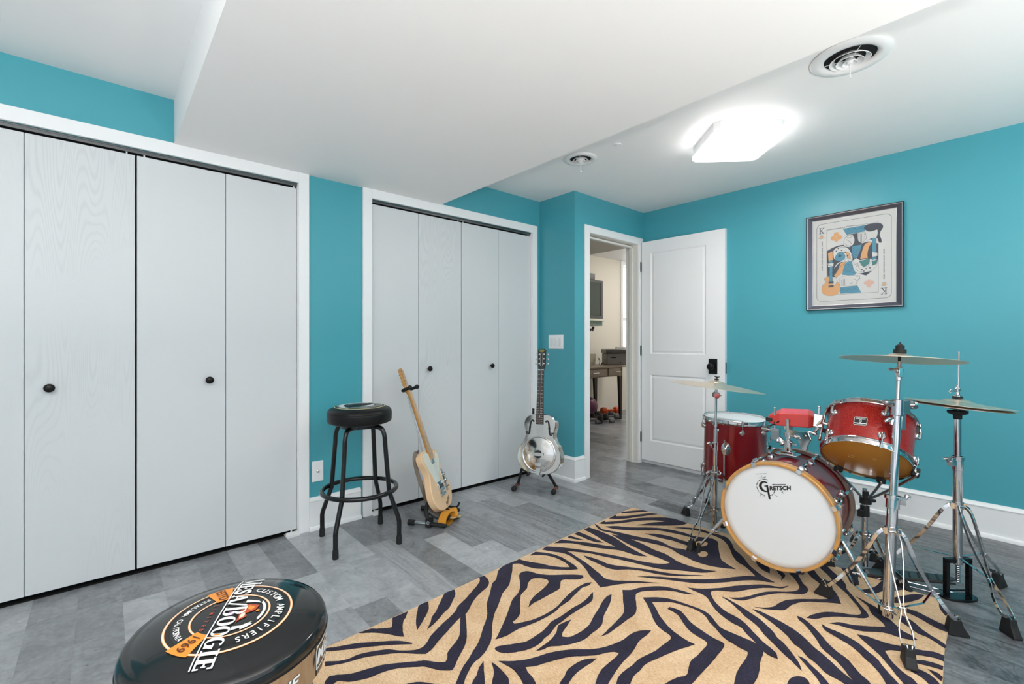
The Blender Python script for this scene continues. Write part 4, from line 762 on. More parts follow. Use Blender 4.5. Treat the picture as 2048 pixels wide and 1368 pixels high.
# near stool
S2 = (.186, 1.033); TILT = Matrix.Rotation(radians(4.0), 4, Vector((.888, -.459, 0)))
def seat2(r, c):
    R = .172; ZR = .548
    base = Matrix.Translation((c[0], c[1], ZR)) @ Matrix.Rotation(radians(2.2), 4, Vector((.97, -.26, 0)))
    dome = lambda q: .026 * (1 - (q / R) ** 4)
    b = MB(base); prof = [(q, dome(q)) for q in (0, .02, .04, .06, .08, .1, .115, .13, .14, .15, .158)]
    prof += [(.164, .0075), (.1685, .002), (.171, -.004), (.172, -.010), (.1722, -.016), (.1716, -.020), (.165, -.022)]
    s = obj('seat_cushion', MB(base).lathe(prof, n=96), gloss_vinyl, r, smooth=60)
    obj('seam_welt', MB(base).torus((0, 0, -.019), (0, 0, 1), .1722, .0016, 96, 8), black_vinyl, s)
    t = MB(base); t.lathe([(.1705, -.020), (.1705, -.082), (.167, -.085), (.150, -.086)], n=96)
    obj('under_plate', MB(base).lathe([(0, -.084), (.15, -.084), (.15, -.098), (0, -.098)], n=48), black_tube, r)
    # lettering on the band
    def onband(pts2, faces, a0, z0, mi, lift=.0009):
        t.cur = 1; rr = .1705 + lift
        t.add([(rr * cos(a0 + x / rr), rr * sin(a0 + x / rr), z0 + y) for x, y in pts2], faces)
    for ca, word in ((radians(-29), 'MESA'), (radians(-79), 'TONE'), (radians(158), 'MESA'), (radians(68), 'MESA'), (radians(248 - 15), 'MESA')):
        vs, fs, wd = text2d(word, .024 if word == 'MESA' else .019, bold=.03, xs=1.25, align='CENTER', shear=.25)
        onband(vs, fs, ca, -.060, 0)
        if word == 'MESA':
            h = .052; o_ = [(-h, -.010), (h * .9, -.010), (h, .002), (h, .034), (-h * .9, .034), (-h, .026)]
            i_ = offset_poly(o_, -.0022); n = len(o_)
            fine = []
            onband(o_ + i_, [(i, (i + 1) % n, n + (i + 1) % n, n + i) for i in range(n) if i not in (0, 3)], ca, -.060, 0)
            for y0 in (-.010, .0318):
                k = 14; pts = [(-h * .96 + 2 * h * .95 * i / k, y) for i in range(k + 1) for y in (y0, y0 + .0022)]
                onband(pts, [(2 * i, 2 * i + 2, 2 * i + 3, 2 * i + 1) for i in range(k)], ca, -.060, 0)
    band = obj('chrome_band', t, [mat('mirror_band', (.36, .33, .31), .07, metal=1), print_silver], r, smooth=40)
    # badge printed on the cushion; u runs along the big word, v points to the tops of its letters
    u = Vector((-.459, -.888)); v = Vector((.888, -.459)); inv = base.inverted()
    e = MB(base); R3 = inv.to_3x3()
    def P(x, y, z):
        q = u * x + v * y; return (q.x, q.y, dome(min(q.length, .17)) + z)
    def flat(vs, fs, mi, z): e.cur = mi; e.add([P(x, y, z) for x, y in vs], fs)
    def poly(pts, mi, z):
        flat(pts, [tuple(k) for k in tessellate_polygon([[Vector((x, y, 0)) for x, y in pts]])], mi, z)
    def ring(r0, r1, mi, z, a0=0, a1=360):
        n = max(4, int(abs(a1 - a0) / 4)); vs = []; fs = []
        for i in range(n + 1):
            a = radians(a0 + (a1 - a0) * i / n); vs += [(r0 * cos(a), r0 * sin(a)), (r1 * cos(a), r1 * sin(a))]
        for i in range(n): fs.append((2 * i, 2 * i + 1, 2 * i + 3, 2 * i + 2))
        flat(vs, fs, mi, z)
    W, O, PE, BK, RD, LI, BR = 0, 1, 2, 3, 4, 5, 6
    ring(.0, .1035, BK, .0006)
    ring(.1032, .1078, O, .0008); ring(.1040, .1070, PE, .0010)
    ring(.0640, .0680, O, .0008); ring(.0648, .0674, PE, .0010)
    def arctext(s, size, rr, amid, step, mi, up=True, bold=.02, xs=.9):
        n = len(s)
        for i, ch in enumerate(s):
            if ch == ' ': continue
            a = radians(amid + (step * ((n - 1) / 2 - i) if up else -step * ((n - 1) / 2 - i)))
            vs, fs, _ = text2d(ch, size, bold=bold, xs=xs, align='CENTER')
            if up: ex = Vector((sin(a), -cos(a))); ey = Vector((cos(a), sin(a)))
            else: ex = Vector((-sin(a), cos(a))); ey = Vector((-cos(a), -sin(a)))
            o_ = Vector((cos(a), sin(a))) * rr
            flat([tuple(o_ + ex * x + ey * y) for x, y in vs], fs, mi, .0012)
    arctext('CUSTOM AMPLIFIERS', .0135, .0795, 92, 8.5, W)
    arctext('PETALUMA', .0092, .0905, 241, 4.9, W, up=False)
    arctext('CALIFORNIA', .0092, .0905, 290.5, 4.7, W, up=False)
    # banners
    for am, word in ((207, 'ESTD'), (329, '1969')):
        ring(.060, .1115, O, .0016, am - 12, am + 12)
        a = radians(am); o_ = Vector((cos(a), sin(a))) * .0855
        ex = Vector((cos(a), sin(a))) * (-1 if am < 270 else 1); ey = Vector((-ex.y, ex.x))
        vs, fs, wd = text2d(word, .0165, bold=.02, xs=.85, align='CENTER')
        flat([tuple(o_ + ex * x + ey * (y - .0082)) for x, y in vs], fs, BR, .0022)
    for i, ch in enumerate('LIMITED'):
        vs, fs, _ = text2d(ch, .0065, bold=.02, align='CENTER'); flat([(x - .036 + i * .0125, y - .040) for x, y in vs], fs, RD, .0012)
    # white rim of the glass and the orange flame
    A = lambda rr, cx_, cy_, a0, a1, n=14, sy=1.: [(cx_ + rr * cos(radians(a0 + (a1 - a0) * i / n)), cy_ + sy * rr * sin(radians(a0 + (a1 - a0) * i / n))) for i in range(n + 1)]
    poly(A(.060, 0, 0, 62, 128) + A(.052, -.001, .003, 122, 66), W, .0013)
    poly(A(.060, 0, 0, 30, 52) + A(.055, 0, 0, 50, 31), W, .0013)
    poly([(-.046, .016), (-.038, .040), (-.030, .046), (-.034, .034), (-.036, .016)], W, .0013)
    poly([(.052, .014), (.044, .034), (.030, .046), (.040, .028), (.040, .014)], W, .0013)
    poly(smooth_poly([(-.030, .024), (-.022, .044), (-.006, .040), (.002, .026), (.012, .030), (.022, .020), (.030, .016), (.010, .016), (-.006, .014), (-.018, .018)], 4, 80), RD, .0013)
    poly(smooth_poly([(-.024, .027), (-.017, .039), (-.008, .034), (-.014, .025)], 4, 80), O, .0015)
    poly(smooth_poly([(-.002, .024), (.010, .026), (.018, .019), (.004, .018)], 4, 80), PE, .0015)
    poly(A(.0035, -.004, .046, 0, 360, 12)[:-1], O, .0015)
    # big slab-serif word
    def stroke(x0, y0, x1, y1, w_, mi=W, z=.0024):
        d = Vector((x1 - x0, y1 - y0)).normalized(); n_ = Vector((-d.y, d.x)) * w_ / 2
        poly([(x0 - n_.x, y0 - n_.y), (x1 - n_.x, y1 - n_.y), (x1 + n_.x, y1 + n_.y), (x0 + n_.x, y0 + n_.y)], mi, z)
    def rect(x0, y0, x1, y1, mi=W, z=.0024): poly([(x0, y0), (x1, y0), (x1, y1), (x0, y1)], mi, z)
    x = -.148; y0 = -.016
    def serif(xc, y, k): rect(xc - k, y, xc + k, y + .0028)
    def letter(ch, x, w_, h):
        t1 = y0 + h; st = .0075; th = .0032
        if ch == 'M':
            rect(x + .003, y0, x + .006, t1); rect(x + w_ - .009, y0, x + w_ - .002, t1)
            stroke(x + .005, t1 - .001, x + w_ / 2, y0 + .006, .0058); stroke(x + w_ / 2, y0 + .004, x + w_ - .006, t1 - .001, .003)
            serif(x + .0045, y0, .0045); serif(x + .0045, t1 - .0028, .004); serif(x + w_ - .0055, y0, .006); serif(x + w_ - .0055, t1 - .0028, .006)
        elif ch in 'EIB':
            xs_ = x + (w_ / 2 - st / 2 if ch == 'I' else .003)
            rect(xs_, y0, xs_ + st, t1)
            if ch == 'I': serif(x + w_ / 2, y0, w_ / 2 - .001); serif(x + w_ / 2, t1 - .0028, w_ / 2 - .001)
            if ch == 'E':
                rect(x, y0, x + w_ - .001, y0 + th); rect(x, t1 - th, x + w_ - .001, t1); rect(xs_, y0 + h / 2 - .0015, x + w_ - .005, y0 + h / 2 + .0015)
                rect(x + w_ - .0035, y0, x + w_ - .001, y0 + h * .28); rect(x + w_ - .0035, t1 - h * .28, x + w_ - .001, t1); rect(x + w_ - .0065, y0 + h * .38, x + w_ - .0042, y0 + h * .62)
            if ch == 'B':
                rect(x, y0, xs_ + st + .004, y0 + .0026); rect(x, t1 - .0026, xs_ + st + .004, t1)
                for (cy_, hh, rr) in ((y0 + h * .27, h * .27, w_ * .42), (y0 + h * .76, h * .24, w_ * .36)):
                    cxx = x + w_ * .52
                    o_ = [(cxx + rr * cos(radians(q)), cy_ + hh * sin(radians(q))) for q in range(-90, 91, 12)]
                    i_ = [(cxx + rr * .35 * cos(radians(q)), cy_ + hh * .68 * sin(radians(q))) for q in range(90, -91, -12)]
                    poly(o_ + i_, W, .0024)
        elif ch == 'A':
            stroke(x + .003, y0, x + w_ / 2, t1, .003); stroke(x + w_ - .005, y0, x + w_ / 2 - .0008, t1, .0070); rect(x + .006, y0 + h * .3, x + w_ - .006, y0 + h * .3 + .0026)
            serif(x + .0035, y0, .004); serif(x + w_ - .005, y0, .0055)
        elif ch in 'OG':
            cxx, cyy = x + w_ / 2, y0 + h / 2
            a0, a1 = (0, 360) if ch == 'O' else (48, 352)
            o_ = [(cxx + w_ * .49 * cos(radians(q)), cyy + h * .51 * sin(radians(q))) for q in range(a0, a1 + 1, 8)]
            i_ = [(cxx + w_ * .20 * cos(radians(q)), cyy + h * .42 * sin(radians(q))) for q in range(a0, a1 + 1, 8)]
            n = len(o_); flat(o_ + i_, [(k, k + 1, n + k + 1, n + k) for k in range(n - 1)], W, .0024)
            if ch == 'G': rect(x + w_ * .55, cyy - .002, x + w_ * 1.0, cyy + .0008); rect(x + w_ * .70, y0 + .001, x + w_ * .92, cyy)
        elif ch == 'S':
            vs, fs, wd = text2d('S', h, bold=.05, xs=.95); mnx = min(q[0] for q in vs); sc = w_ * .92 / wd
            flat([(x + (q[0] - mnx) * sc, y0 + q[1]) for q in vs], fs, W, .0024)
        elif ch == '/': stroke(x + .001, y0 - .001, x + w_ - .001, t1 + .001, .0042)
    for ch, w_, h in (('M', .038, .040), ('E', .022, .030), ('S', .019, .030), ('A', .027, .030), ('/', .015, .036), ('B', .030, .040), ('O', .029, .030), ('O', .029, .030), ('G', .029, .030), ('I', .017, .030), ('E', .022, .030)):
        letter(ch, x, w_, h); x += w_ + .0008
    for k in range(30): rect(-.149 + k * .0095, -.0213, -.1395 + k * .0095, -.0190)
    poly([(.058, -.008), (.060, .006), (.063, .0), (.062, -.010)], O, .0026)
    poly(A(.0065, -.002 + .0, .0, 0, 360, 14)[:-1], LI, .0022)
    obj('seat_badge', e, [print_white, print_orange, print_peach, print_ink, print_red, print_purple, print_brown], s, smooth=0)
stool(S2, .455, radians(-38), 'shiny black stool with the round badge, nearest the camera at lower left', .172, dim_chrome, .185, .22, seat2)
# ------------------------------------------------------------------ electric guitar, cream body, maple neck
cream_body = mat('cream_lacquer', srgb(236, 200, 160), .22, spec=.5, coat=.5)
maple = mat('amber_maple', srgb(216, 156, 84), .3, coat=.4, mottle=.18, mscale=30)
guard_white = mat('mint_white_plastic', srgb(224, 228, 220), .25)
fret_m = mat('nickel_fret', (.6, .58, .52), .25, metal=1)
strap_m = mat('mustard_leather', srgb(206, 140, 40), .55, bump=.2, bscale=150)
strap_in = mat('pale_suede', srgb(222, 190, 140), .8)
strap_grey = mat('grey_strap_webbing', srgb(120, 108, 98), .8)
string_m = mat('steel_string', (.6, .6, .6), .3, metal=1)

P0 = Vector((1.600, 2.425, .077)); Aend = None
def gframe(P0, P1, nh):
    """local x to the viewer's right, y along the neck, z out of the face"""
    y = (P1 - P0).normalized(); n = Vector(nh); n = (n - y * n.dot(y)).normalized(); x = y.cross(n)
    m = Matrix((x, y, n)).transposed().to_4x4(); m.translation = P0
    return m, (P1 - P0).length
P1 = Vector((1.433, 2.707, .930))
GM, GL = gframe(P0, P1, (.61, -.79, .25))
K = GL / .975
GM = GM @ Matrix.Scale(K, 4)
gt = thing('electric_guitar', 'cream single-cutaway electric guitar with maple neck leaning on a floor stand', 'guitar', (P0.x, P0.y, 0))
body = [(0, 0), (-.07, .004), (-.125, .03), (-.158, .08), (-.160, .13), (-.140, .18), (-.118, .215), (-.112, .25), (-.122, .29), (-.140, .33), (-.136, .37), (-.110, .395), (-.07, .402), (-.035, .392), (-.026, .378), (.026, .372), (.032, .345), (.045, .335), (.060, .350), (.085, .378), (.112, .380), (.133, .355), (.136, .32), (.122, .28), (.113, .25), (.120, .215), (.142, .18), (.162, .13), (.160, .08), (.126, .03), (.07, .004)]
bp_ = smooth_poly(body, 4, 70)
gb = obj('body', MB(GM).prism(bp_, -.0445, 0, bev=.0035), cream_body, gt, smooth=40)
pg = [(-.100, .385), (-.112, .35), (-.105, .31), (-.088, .27), (-.070, .235), (-.058, .20), (-.045, .182), (-.012, .178), (.032, .180), (.035, .215), (.060, .24), (.082, .27), (.108, .30), (.118, .335), (.106, .365), (.088, .362), (.066, .330), (.040, .322), (.030, .372), (-.030, .372), (-.05, .388)]
obj('pickguard', MB(GM).prism(smooth_poly(pg, 3, 60), .0002, .0026), guard_white, gb, smooth=30)
b = MB(GM); b.box((-.021, .30, .002), (.021, .34, .0085)); obj('neck_pickup', b, mat('pickup_chrome', (.35, .36, .38), .25, metal=1), gb, bevel=.002)
b = MB(GM); b.box((-.040, .085, .0003), (.040, .178, .003)); b.box((-.040, .085, .003), (-.038, .17, .011)); b.box((.038, .085, .003), (.040, .17, .011)); b.box((-.040, .085, .003), (.040, .087, .011)); obj('bridge', b, chrome, gb, bevel=.0008)
b = MB(GM)
for k in range(3): b.cyl((-.033 + k * .024, .105, .008), (-.013 + k * .024, .105, .008), .0045, n=10)
obj('saddle', b, fret_m, gb)
b = MB(GM); b.box((-.033, .135, .003), (.033, .158, .0075)); obj('bridge_pickup', b, rubber, gb)
b = MB(GM); b.box((.078, .095, .0003), (.110, .245, .003)); cp = obj('control_plate', b, chrome, gb, bevel=.001)
for yy in (.205, .165):
    b = MB(GM); b.lathe([(0.0095, .003), (.0098, .017), (.0088, .0185), (0, .0187)], Matrix.Translation((.094, yy, 0)), 24); obj('control_knob', b, chrome, cp)
b = MB(GM); b.cyl((.094, .118, .003), (.094, .122, .013), .0015, n=8); b.ball((.094, .1235, .016), .0048, 10); obj('selector_tip', b, rubber, cp)
b = MB(GM); vs, fs, w_ = text2d('Fender', .024, bold=.03, shear=.35, align='CENTER', xs=.9); 
R = Matrix.Translation(Vector((.045, .030, .0006))) @ Matrix.Rotation(radians(28), 4, 'Z'); b.add([(x, y, 0) for x, y in vs], fs, R); b.box((-.038, -.006, -.0002), (.030, -.0045, .0001), R)
obj('body_decal', b, print_ink, gb, smooth=0)
# neck, fingerboard, frets, headstock
b = MB(GM)
def neck_sec(y, w, d): 
    return [(-w, y, .012), (w, y, .012), (w, y, .006), (w * .72, y, .006 - d * .75), (0, y, .006 - d), (-w * .72, y, .006 - d * .75), (-w, y, .006)]
secs = [(.335, .0275, .012), (.40, .0275, .020), (.43, .0268, .019), (.60, .0245, .018), (.79, .0212, .017), (.80, .0210, .017)]
vs = []; fs = []
for y, w_, d in secs: vs += neck_sec(y, w_, d)
for i in range(len(secs) - 1):
    for k in range(7): fs.append((i * 7 + k, i * 7 + (k + 1) % 7, i * 7 + 7 + (k + 1) % 7, i * 7 + 7 + k))
fs += [tuple(range(7)), tuple(range(35, 42))]; b.add(vs, fs)
sc = .648; nut = .796; b.cur = 1
for k in range(1, 22):
    y = nut - sc * (1 - 2 ** (-k / 12)); w_ = .0212 + (.0275 - .0212) * (nut - y) / (nut - .335); b.box((-w_, y - .0012, .0118), (w_, y + .0012, .0132))
b.cur = 2
for k in (3, 5, 7, 9, 12, 15, 17, 19):
    y = nut - sc * (1 - 2 ** (-(k - .5) / 12))
    for xx in ((0,) if k != 12 else (-.009, .009)): b.cyl((xx, y, .0115), (xx, y, .0123), .0032, n=12)
nk = obj('neck', b, [maple, fret_m, print_ink], gt, smooth=50)
hs = [(-.021, .797), (.021, .797), (.0235, .82), (.018, .835), (.022, .86), (.020, .92), (.016, .955), (.004, .972), (-.014, .975), (-.030, .965), (-.036, .945), (-.034, .90), (-.036, .86), (-.036, .835), (-.028, .815)]
hd = obj('headstock', MB(GM).prism(smooth_poly(hs, 3, 70), -.011, .004, bev=.001), maple, gt, smooth=35)
for k in range(6):
    y = .838 + k * .0235
    b = MB(GM); b.cyl((-.020, y, .004), (-.020, y, .013), .0032, n=10); b.cyl((-.020, y, -.004), (-.048, y, -.004), .002, n=8); b.ball((-.053, y, -.004), .0065, 10, sz=(.9, 1, .5)); obj('tuning_peg', b, chrome, hd)
b = MB(GM)
for k in range(6):
    x0 = -.026 + k * .0104; x1 = -.0165 + k * .0066; b.cyl((x0, .10, .0125), (x1, nut, .0150), .0004, n=4, caps=False); b.cyl((x1, nut, .0150), (-.020, .838 + k * .0235, .010), .0004, n=4, caps=False)
obj('strings', b, string_m, gt, smooth=0)
for bx_, y0_, y1_ in ((-.10, .398, .416), (0, .002, -.014)):
    b = MB(GM); b.cyl((bx_, y0_, -.022), (bx_, y1_, -.022), .005, n=12); obj('strap_button', b, chrome, gb)
# strap: hangs behind the body from the upper button and ends in loops under it
b = MB(); Q = lambda x, y, z: GM @ Vector((x, y, z))
path = bez([Q(-.10, .412, -.022), Q(-.122, .405, -.038), Q(-.138, .36, -.050), Q(-.130, .27, -.062), Q(-.120, .17, -.066), Q(-.10, .07, -.075), Q(-.05, .0, -.06), Q(0, -.014, -.03)], 6)
b.tube(path, 1, flat=(.026, .0022), lat=GM.to_3x3() @ Vector((.6, .1, .5)))
st = obj('strap', b, strap_grey, gt, smooth=60, label='grey webbing strap behind the body, its mustard end heaped underneath')
P_ = lambda x, y, z: (x, y, z)
c0 = Vector((1.560, 2.372, 0))
for nm, rr, hh, ang, mt_, off, ww in (('strap_loop', .062, .046, 30, strap_m, (0, 0), .05), ('strap_loop', .040, .036, 70, strap_m, (.085, .060), .045), ('strap_tail', .075, .0, 40, strap_in, (.055, .0), .04)):
    b = MB(); pts = []
    ca = radians(ang); ux = Vector((cos(ca), sin(ca), 0)); cc = c0 + Vector((off[0], off[1], 0))
    if nm == 'strap_tail': pts = bez([cc - ux * .07 + Vector((0, 0, .05)), cc + Vector((0, 0, .030)), cc + ux * .05 + Vector((0, 0, .012)), cc + ux * .10 + Vector((0, 0, .006))], 6); b.tube(pts, 1, flat=(ww, .0025), lat=Vector((-ux.y, ux.x, 0)))
    else:
        n = 28
        for i in range(n): a = 2 * pi * i / n; pts.append(cc + ux * rr * cos(a) * (1 + .15 * sin(2 * a)) + Vector((0, 0, hh * .75 + .006 + hh * .75 * sin(a))))
        b.tube(pts, 1, flat=(ww, .003), lat=Vector((-ux.y, ux.x, 0)), closed=True)
    obj(nm, b, mt_, st, smooth=60, label='mustard leather strap end' if mt_ is strap_m else 'pale suede underside of the strap')

# stand of the electric guitar: two chrome rails with black end caps, hinged black uprights, neck yoke
gs = thing('guitar_stand', 'black and chrome folding stand holding the cream electric guitar', 'guitar stand', (1.52, 2.49, 0))
ra = [(Vector((1.381, 2.515, .018)), Vector((1.515, 2.325, .018))), (Vector((1.561, 2.671, .018)), Vector((1.722, 2.485, .018)))]
top = GM @ Vector((.014, .34, -.050))
for (a, e) in ra:
    d = (e - a).normalized(); hinge = a + d * .135
    b = MB(); b.cyl(a + d * .03, hinge, .0085, n=16); rl = obj('rail', b, chrome, gs)
    b = MB(); b.cyl(a, a + d * .038, .0165, n=20); b.cyl(a + d * .038, a + d * .042, .0165, .011, n=20); obj('end_cap', b, rubber, rl)
    b = MB(); b.cyl(hinge - d * .01, e, .0125, n=18); b.ball(e, .0125, 12); obj('rubber_sleeve', b, rubber, rl)
    b = MB(); b.cbox((0, 0, .010), (.034, .040, .046), frame(hinge, (0, 0, 1), d)); b.tube(bez([hinge + Vector((0, 0, .01)), hinge + Vector((-.012, .016, .07)), hinge.lerp(top, .3) + Vector((0, 0, .02))], 5), .0115, n=12); up = obj('upright_arm', b, rubber, gs, label='black hinged arm')
    b = MB(); b.torus(hinge + Vector((-.2, -.15, .02)).normalized() * .021 + Vector((0, 0, .012)), (-.75, -.65, 0), .008, .002, 20, 8); b.cyl(hinge + Vector((-.012, -.010, .015)), hinge + Vector((-.019, -.0165, .015)), .004, n=10); obj('wing_bolt', b, chrome, up)
    # cradle hook reaching forwards
    b = MB(); h0 = hinge.lerp(top, .16); b.tube(bez([h0, h0 + d * .05 + Vector((0, 0, -.025)), h0 + d * .115 + Vector((0, 0, -.03)), h0 + d * .135 + Vector((0, 0, .0))], 5), .006, n=10); obj('cradle_arm', b, rubber, gs)
mid = (ra[0][0] + ra[1][0]) / 2
b = MB(); h1 = (ra[0][0] + (ra[0][1] - ra[0][0]).normalized() * .135).lerp(top, .3); h2 = (ra[1][0] + (ra[1][1] - ra[1][0]).normalized() * .135).lerp(top, .3)
b.tube(bez([h1, top.lerp(h1, .35), top], 5), .0115, n=12); b.tube(bez([h2, top.lerp(h2, .35), top], 5), .0115, n=12); obj('a_frame', b, rubber, gs)
yk = Q(.004, .825, -.019); b = MB(); b.tube([top, yk], .004, n=12); obj('telescopic_tube', b, chrome, gs)
b = MB(); X_ = (GM.to_3x3() @ Vector((1, 0, 0))).normalized(); Z_ = (GM.to_3x3() @ Vector((0, 0, 1))).normalized()
b.tube(bez([yk - X_ * .055 + Z_ * .055, yk - X_ * .055 + Z_ * .01, yk - X_ * .02 - Z_ * .008, yk + X_ * .02 - Z_ * .008, yk + X_ * .055 + Z_ * .01, yk + X_ * .055 + Z_ * .055], 4), .010, n=12); b.ball(yk - X_ * .055 + Z_ * .057, .015, 12); b.ball(yk + X_ * .055 + Z_ * .057, .015, 12); obj('neck_yoke', b, rubber, gs)

# ------------------------------------------------------------------ resonator guitar, polished metal
polish = mat('polished_nickel', (.66, .645, .63), .09, metal=1)
ebony = mat('rosewood_board', srgb(70, 50, 44), .45, mottle=.3, mscale=40)
black_lac = mat('black_lacquer', (.01, .01, .01), .15, coat=.5)
pearl = mat('pearl_inlay', srgb(235, 235, 228), .2)
P0 = Vector((2.337, 2.378, .155)); P1 = Vector((2.452, 2.452, 1.052))
RM, RL = gframe(P0, P1, (-.90, -.44, .06)); RM = RM @ Matrix.Scale(RL / .965, 4)
rg = thing('resonator_guitar', 'shiny metal-bodied resonator guitar standing by the teal corner', 'guitar', (P0.x, P0.y, 0))
ob = [(0, 0), (-.08, .006), (-.14, .040), (-.174, .095), (-.176, .15), (-.158, .205), (-.130, .25), (-.116, .285), (-.118, .32), (-.128, .355), (-.126, .395), (-.104, .43), (-.065, .448), (-.03, .452), (.03, .452), (.065, .448), (.104, .43), (.126, .395), (.128, .355), (.118, .32), (.116, .285), (.130, .25), (.158, .205), (.176, .15), (.174, .095), (.14, .040), (.08, .006)]
bd = smooth_poly(ob, 4, 80)
rb = obj('body', MB(RM).prism(bd, -.085, 0, bev=.005), polish, rg, smooth=40)
C_ = Matrix.Translation((0, .150, 0))
b = MB(RM); b.lathe([(.134, .0004), (.136, .004), (.132, .0065), (.127, .006), (.124, .0025)], C_, 72); obj('cover_ring', b, polish, rb, smooth=60)
b = MB(RM); b.lathe([(.125, .0025), (.122, .0055), (.10, .0085), (.08, .0110), (.06, .0135), (.04, .0155), (.030, .0160)], C_, 72); b.cur = 1
for q in range(4):
    a0 = radians(45 + 90 * q)
    for i in range(-3, 4):
        for rr in (.085, .094, .103):
            a = a0 + i * .085; b.cbox((rr * cos(a), .150 + rr * sin(a), .0104 - (rr - .085) * .12), (.003, .003, .0010))
cov = obj('cover_plate', b, [polish, rubber], rb, smooth=30)
b = MB(RM); b.lathe([(0, .0165), (.031, .0165)], C_, 32); obj('cone_opening', b, rubber, cov)
b = MB(RM); b.prism(smooth_poly([(-.040, .140), (.040, .140), (.045, .150), (.040, .160), (-.040, .160), (-.045, .150)], 3, 80), .026, .029); b.box((-.042, .146, .012), (-.036, .154, .027)); b.box((.036, .146, .012), (.042, .154, .027)); obj('hand_rest', b, polish, cov)
b = MB(RM); b.prism([(-.022, .062), (.022, .062), (.030, .082), (.027, .088), (-.027, .088), (-.030, .082)], .010, .016, bev=.001); b.prism([(-.022, .062), (.022, .062), (.013, -.004), (-.013, -.004)], .003, .008, bev=.001); b.box((-.012, -.006, -.02), (.012, -.003, .006)); obj('tailpiece', b, polish, rb)
for s in (-1, 1):
    b = MB(RM); pth = bez([(s * .104, .305, 0), (s * .096, .296, 0), (s * .086, .300, 0), (s * .081, .318, 0), (s * .078, .352, 0), (s * .072, .388, 0), (s * .060, .404, 0), (s * .050, .400, 0)], 5)
    w_ = []
    pp = [Vector(p) for p in pth]; n = len(pp); L1 = []; L2 = []
    for i in range(n):
        t = (pp[min(i + 1, n - 1)] - pp[max(i - 1, 0)]).normalized(); nn = Vector((-t.y, t.x, 0)); k = .0028 + .0045 * sin(pi * i / (n - 1)); L1.append(tuple((pp[i] + nn * k)[:2])); L2.append(tuple((pp[i] - nn * k)[:2]))
    b.flatpoly(L1 + L2[::-1], .0004); b.lathe([(0, .0005), (.0085, .0005)], Matrix.Translation((s * .103, .309, 0)), 16); b.lathe([(0, .0005), (.0075, .0005)], Matrix.Translation((s * .051, .397, 0)), 16)
    b.box((s * .078 - .013, .347, .0004), (s * .078 - .004, .349, .0007)); b.box((s * .078 + .004, .347, .0004), (s * .078 + .013, .349, .0007))
    obj('f_hole', b, rubber, rb, smooth=0)
b = MB(RM); b.prism([(-.029, .375), (.029, .375), (.0225, .792), (-.0225, .792)], .004, .012)
nut = .792; sc = .63; b.cur = 1
for k in range(1, 20):
    y = nut - sc * (1 - 2 ** (-k / 12)); w_ = .0225 + .0065 * (nut - y) / .417; b.box((-w_, y - .0012, .0118), (w_, y + .0012, .0132))
b.cur = 2
for k in (3, 5, 7, 9, 12, 15):
    y = nut - sc * (1 - 2 ** (-(k - .5) / 12)); b.cyl((0, y, .0115), (0, y, .0124), .0048, n=12)
fb = obj('fingerboard', b, [ebony, fret_m, pearl], rg, smooth=0)
b = MB(RM); b.tube([(0, .45, -.012), (0, .62, -.008), (0, .80, -.006)], [.026, .022, .020], n=16); obj('neck', b, mat('dark_mahogany', srgb(60, 26, 18), .25, coat=.4), rg, smooth=60)
b = MB(RM); b.box((-.0235, .791, .004), (.0235, .797, .0145)); obj('nut', b, pearl, rg, smooth=0)
hs = [(-.023, .797), (.023, .797), (.030, .835), (.033, .955), (.026, .963), (.012, .959), (0, .965), (-.012, .959), (-.026, .963), (-.033, .955), (-.030, .835)]
hd = obj('headstock', MB(RM).prism(smooth_poly(hs, 3, 40), -.012, .003), black_lac, rg, smooth=30)
b = MB(RM); b.prism(smooth_poly([(0, .960), (.019, .953), (.021, .943), (.012, .936), (-.012, .936), (-.021, .943), (-.019, .953)], 3, 90), .003, .0038); obj('head_emblem', b, mat('olive_gold', srgb(120, 120, 60), .4), hd, smooth=0)
b = MB(RM); b.box((-.010, .825, .003), (-.0075, .925, .0045)); b.box((.0075, .825, .003), (.010, .925, .0045)); b.box((-.010, .925, .003), (.010, .928, .0045)); obj('slot_edge', b, fret_m, hd, smooth=0)
for s in (-1, 1):
    for k in range(3):
        y = .845 + k * .036
        b = MB(RM); b.lathe([(.0068, .003), (.0068, .006), (.0036, .008), (.0036, .014), (0, .0145)], Matrix.Translation((s * .0185, y, 0)), 16); b.cyl((s * .0185, y, -.008), (s * .044, y, -.008), .0022, n=8); b.ball((s * .050, y, -.008), .0075, 12, sz=(.9, 1.1, .5)); obj('tuning_peg', b, chrome, hd)
b = MB(RM)
for k in range(6):
    x0 = -.021 + k * .0084; x1 = -.018 + k * .0072; b.cyl((x0, .075, .017), (x1, nut, .0150), .0004, n=4, caps=False)
obj('strings', b, string_m, rg, smooth=0)

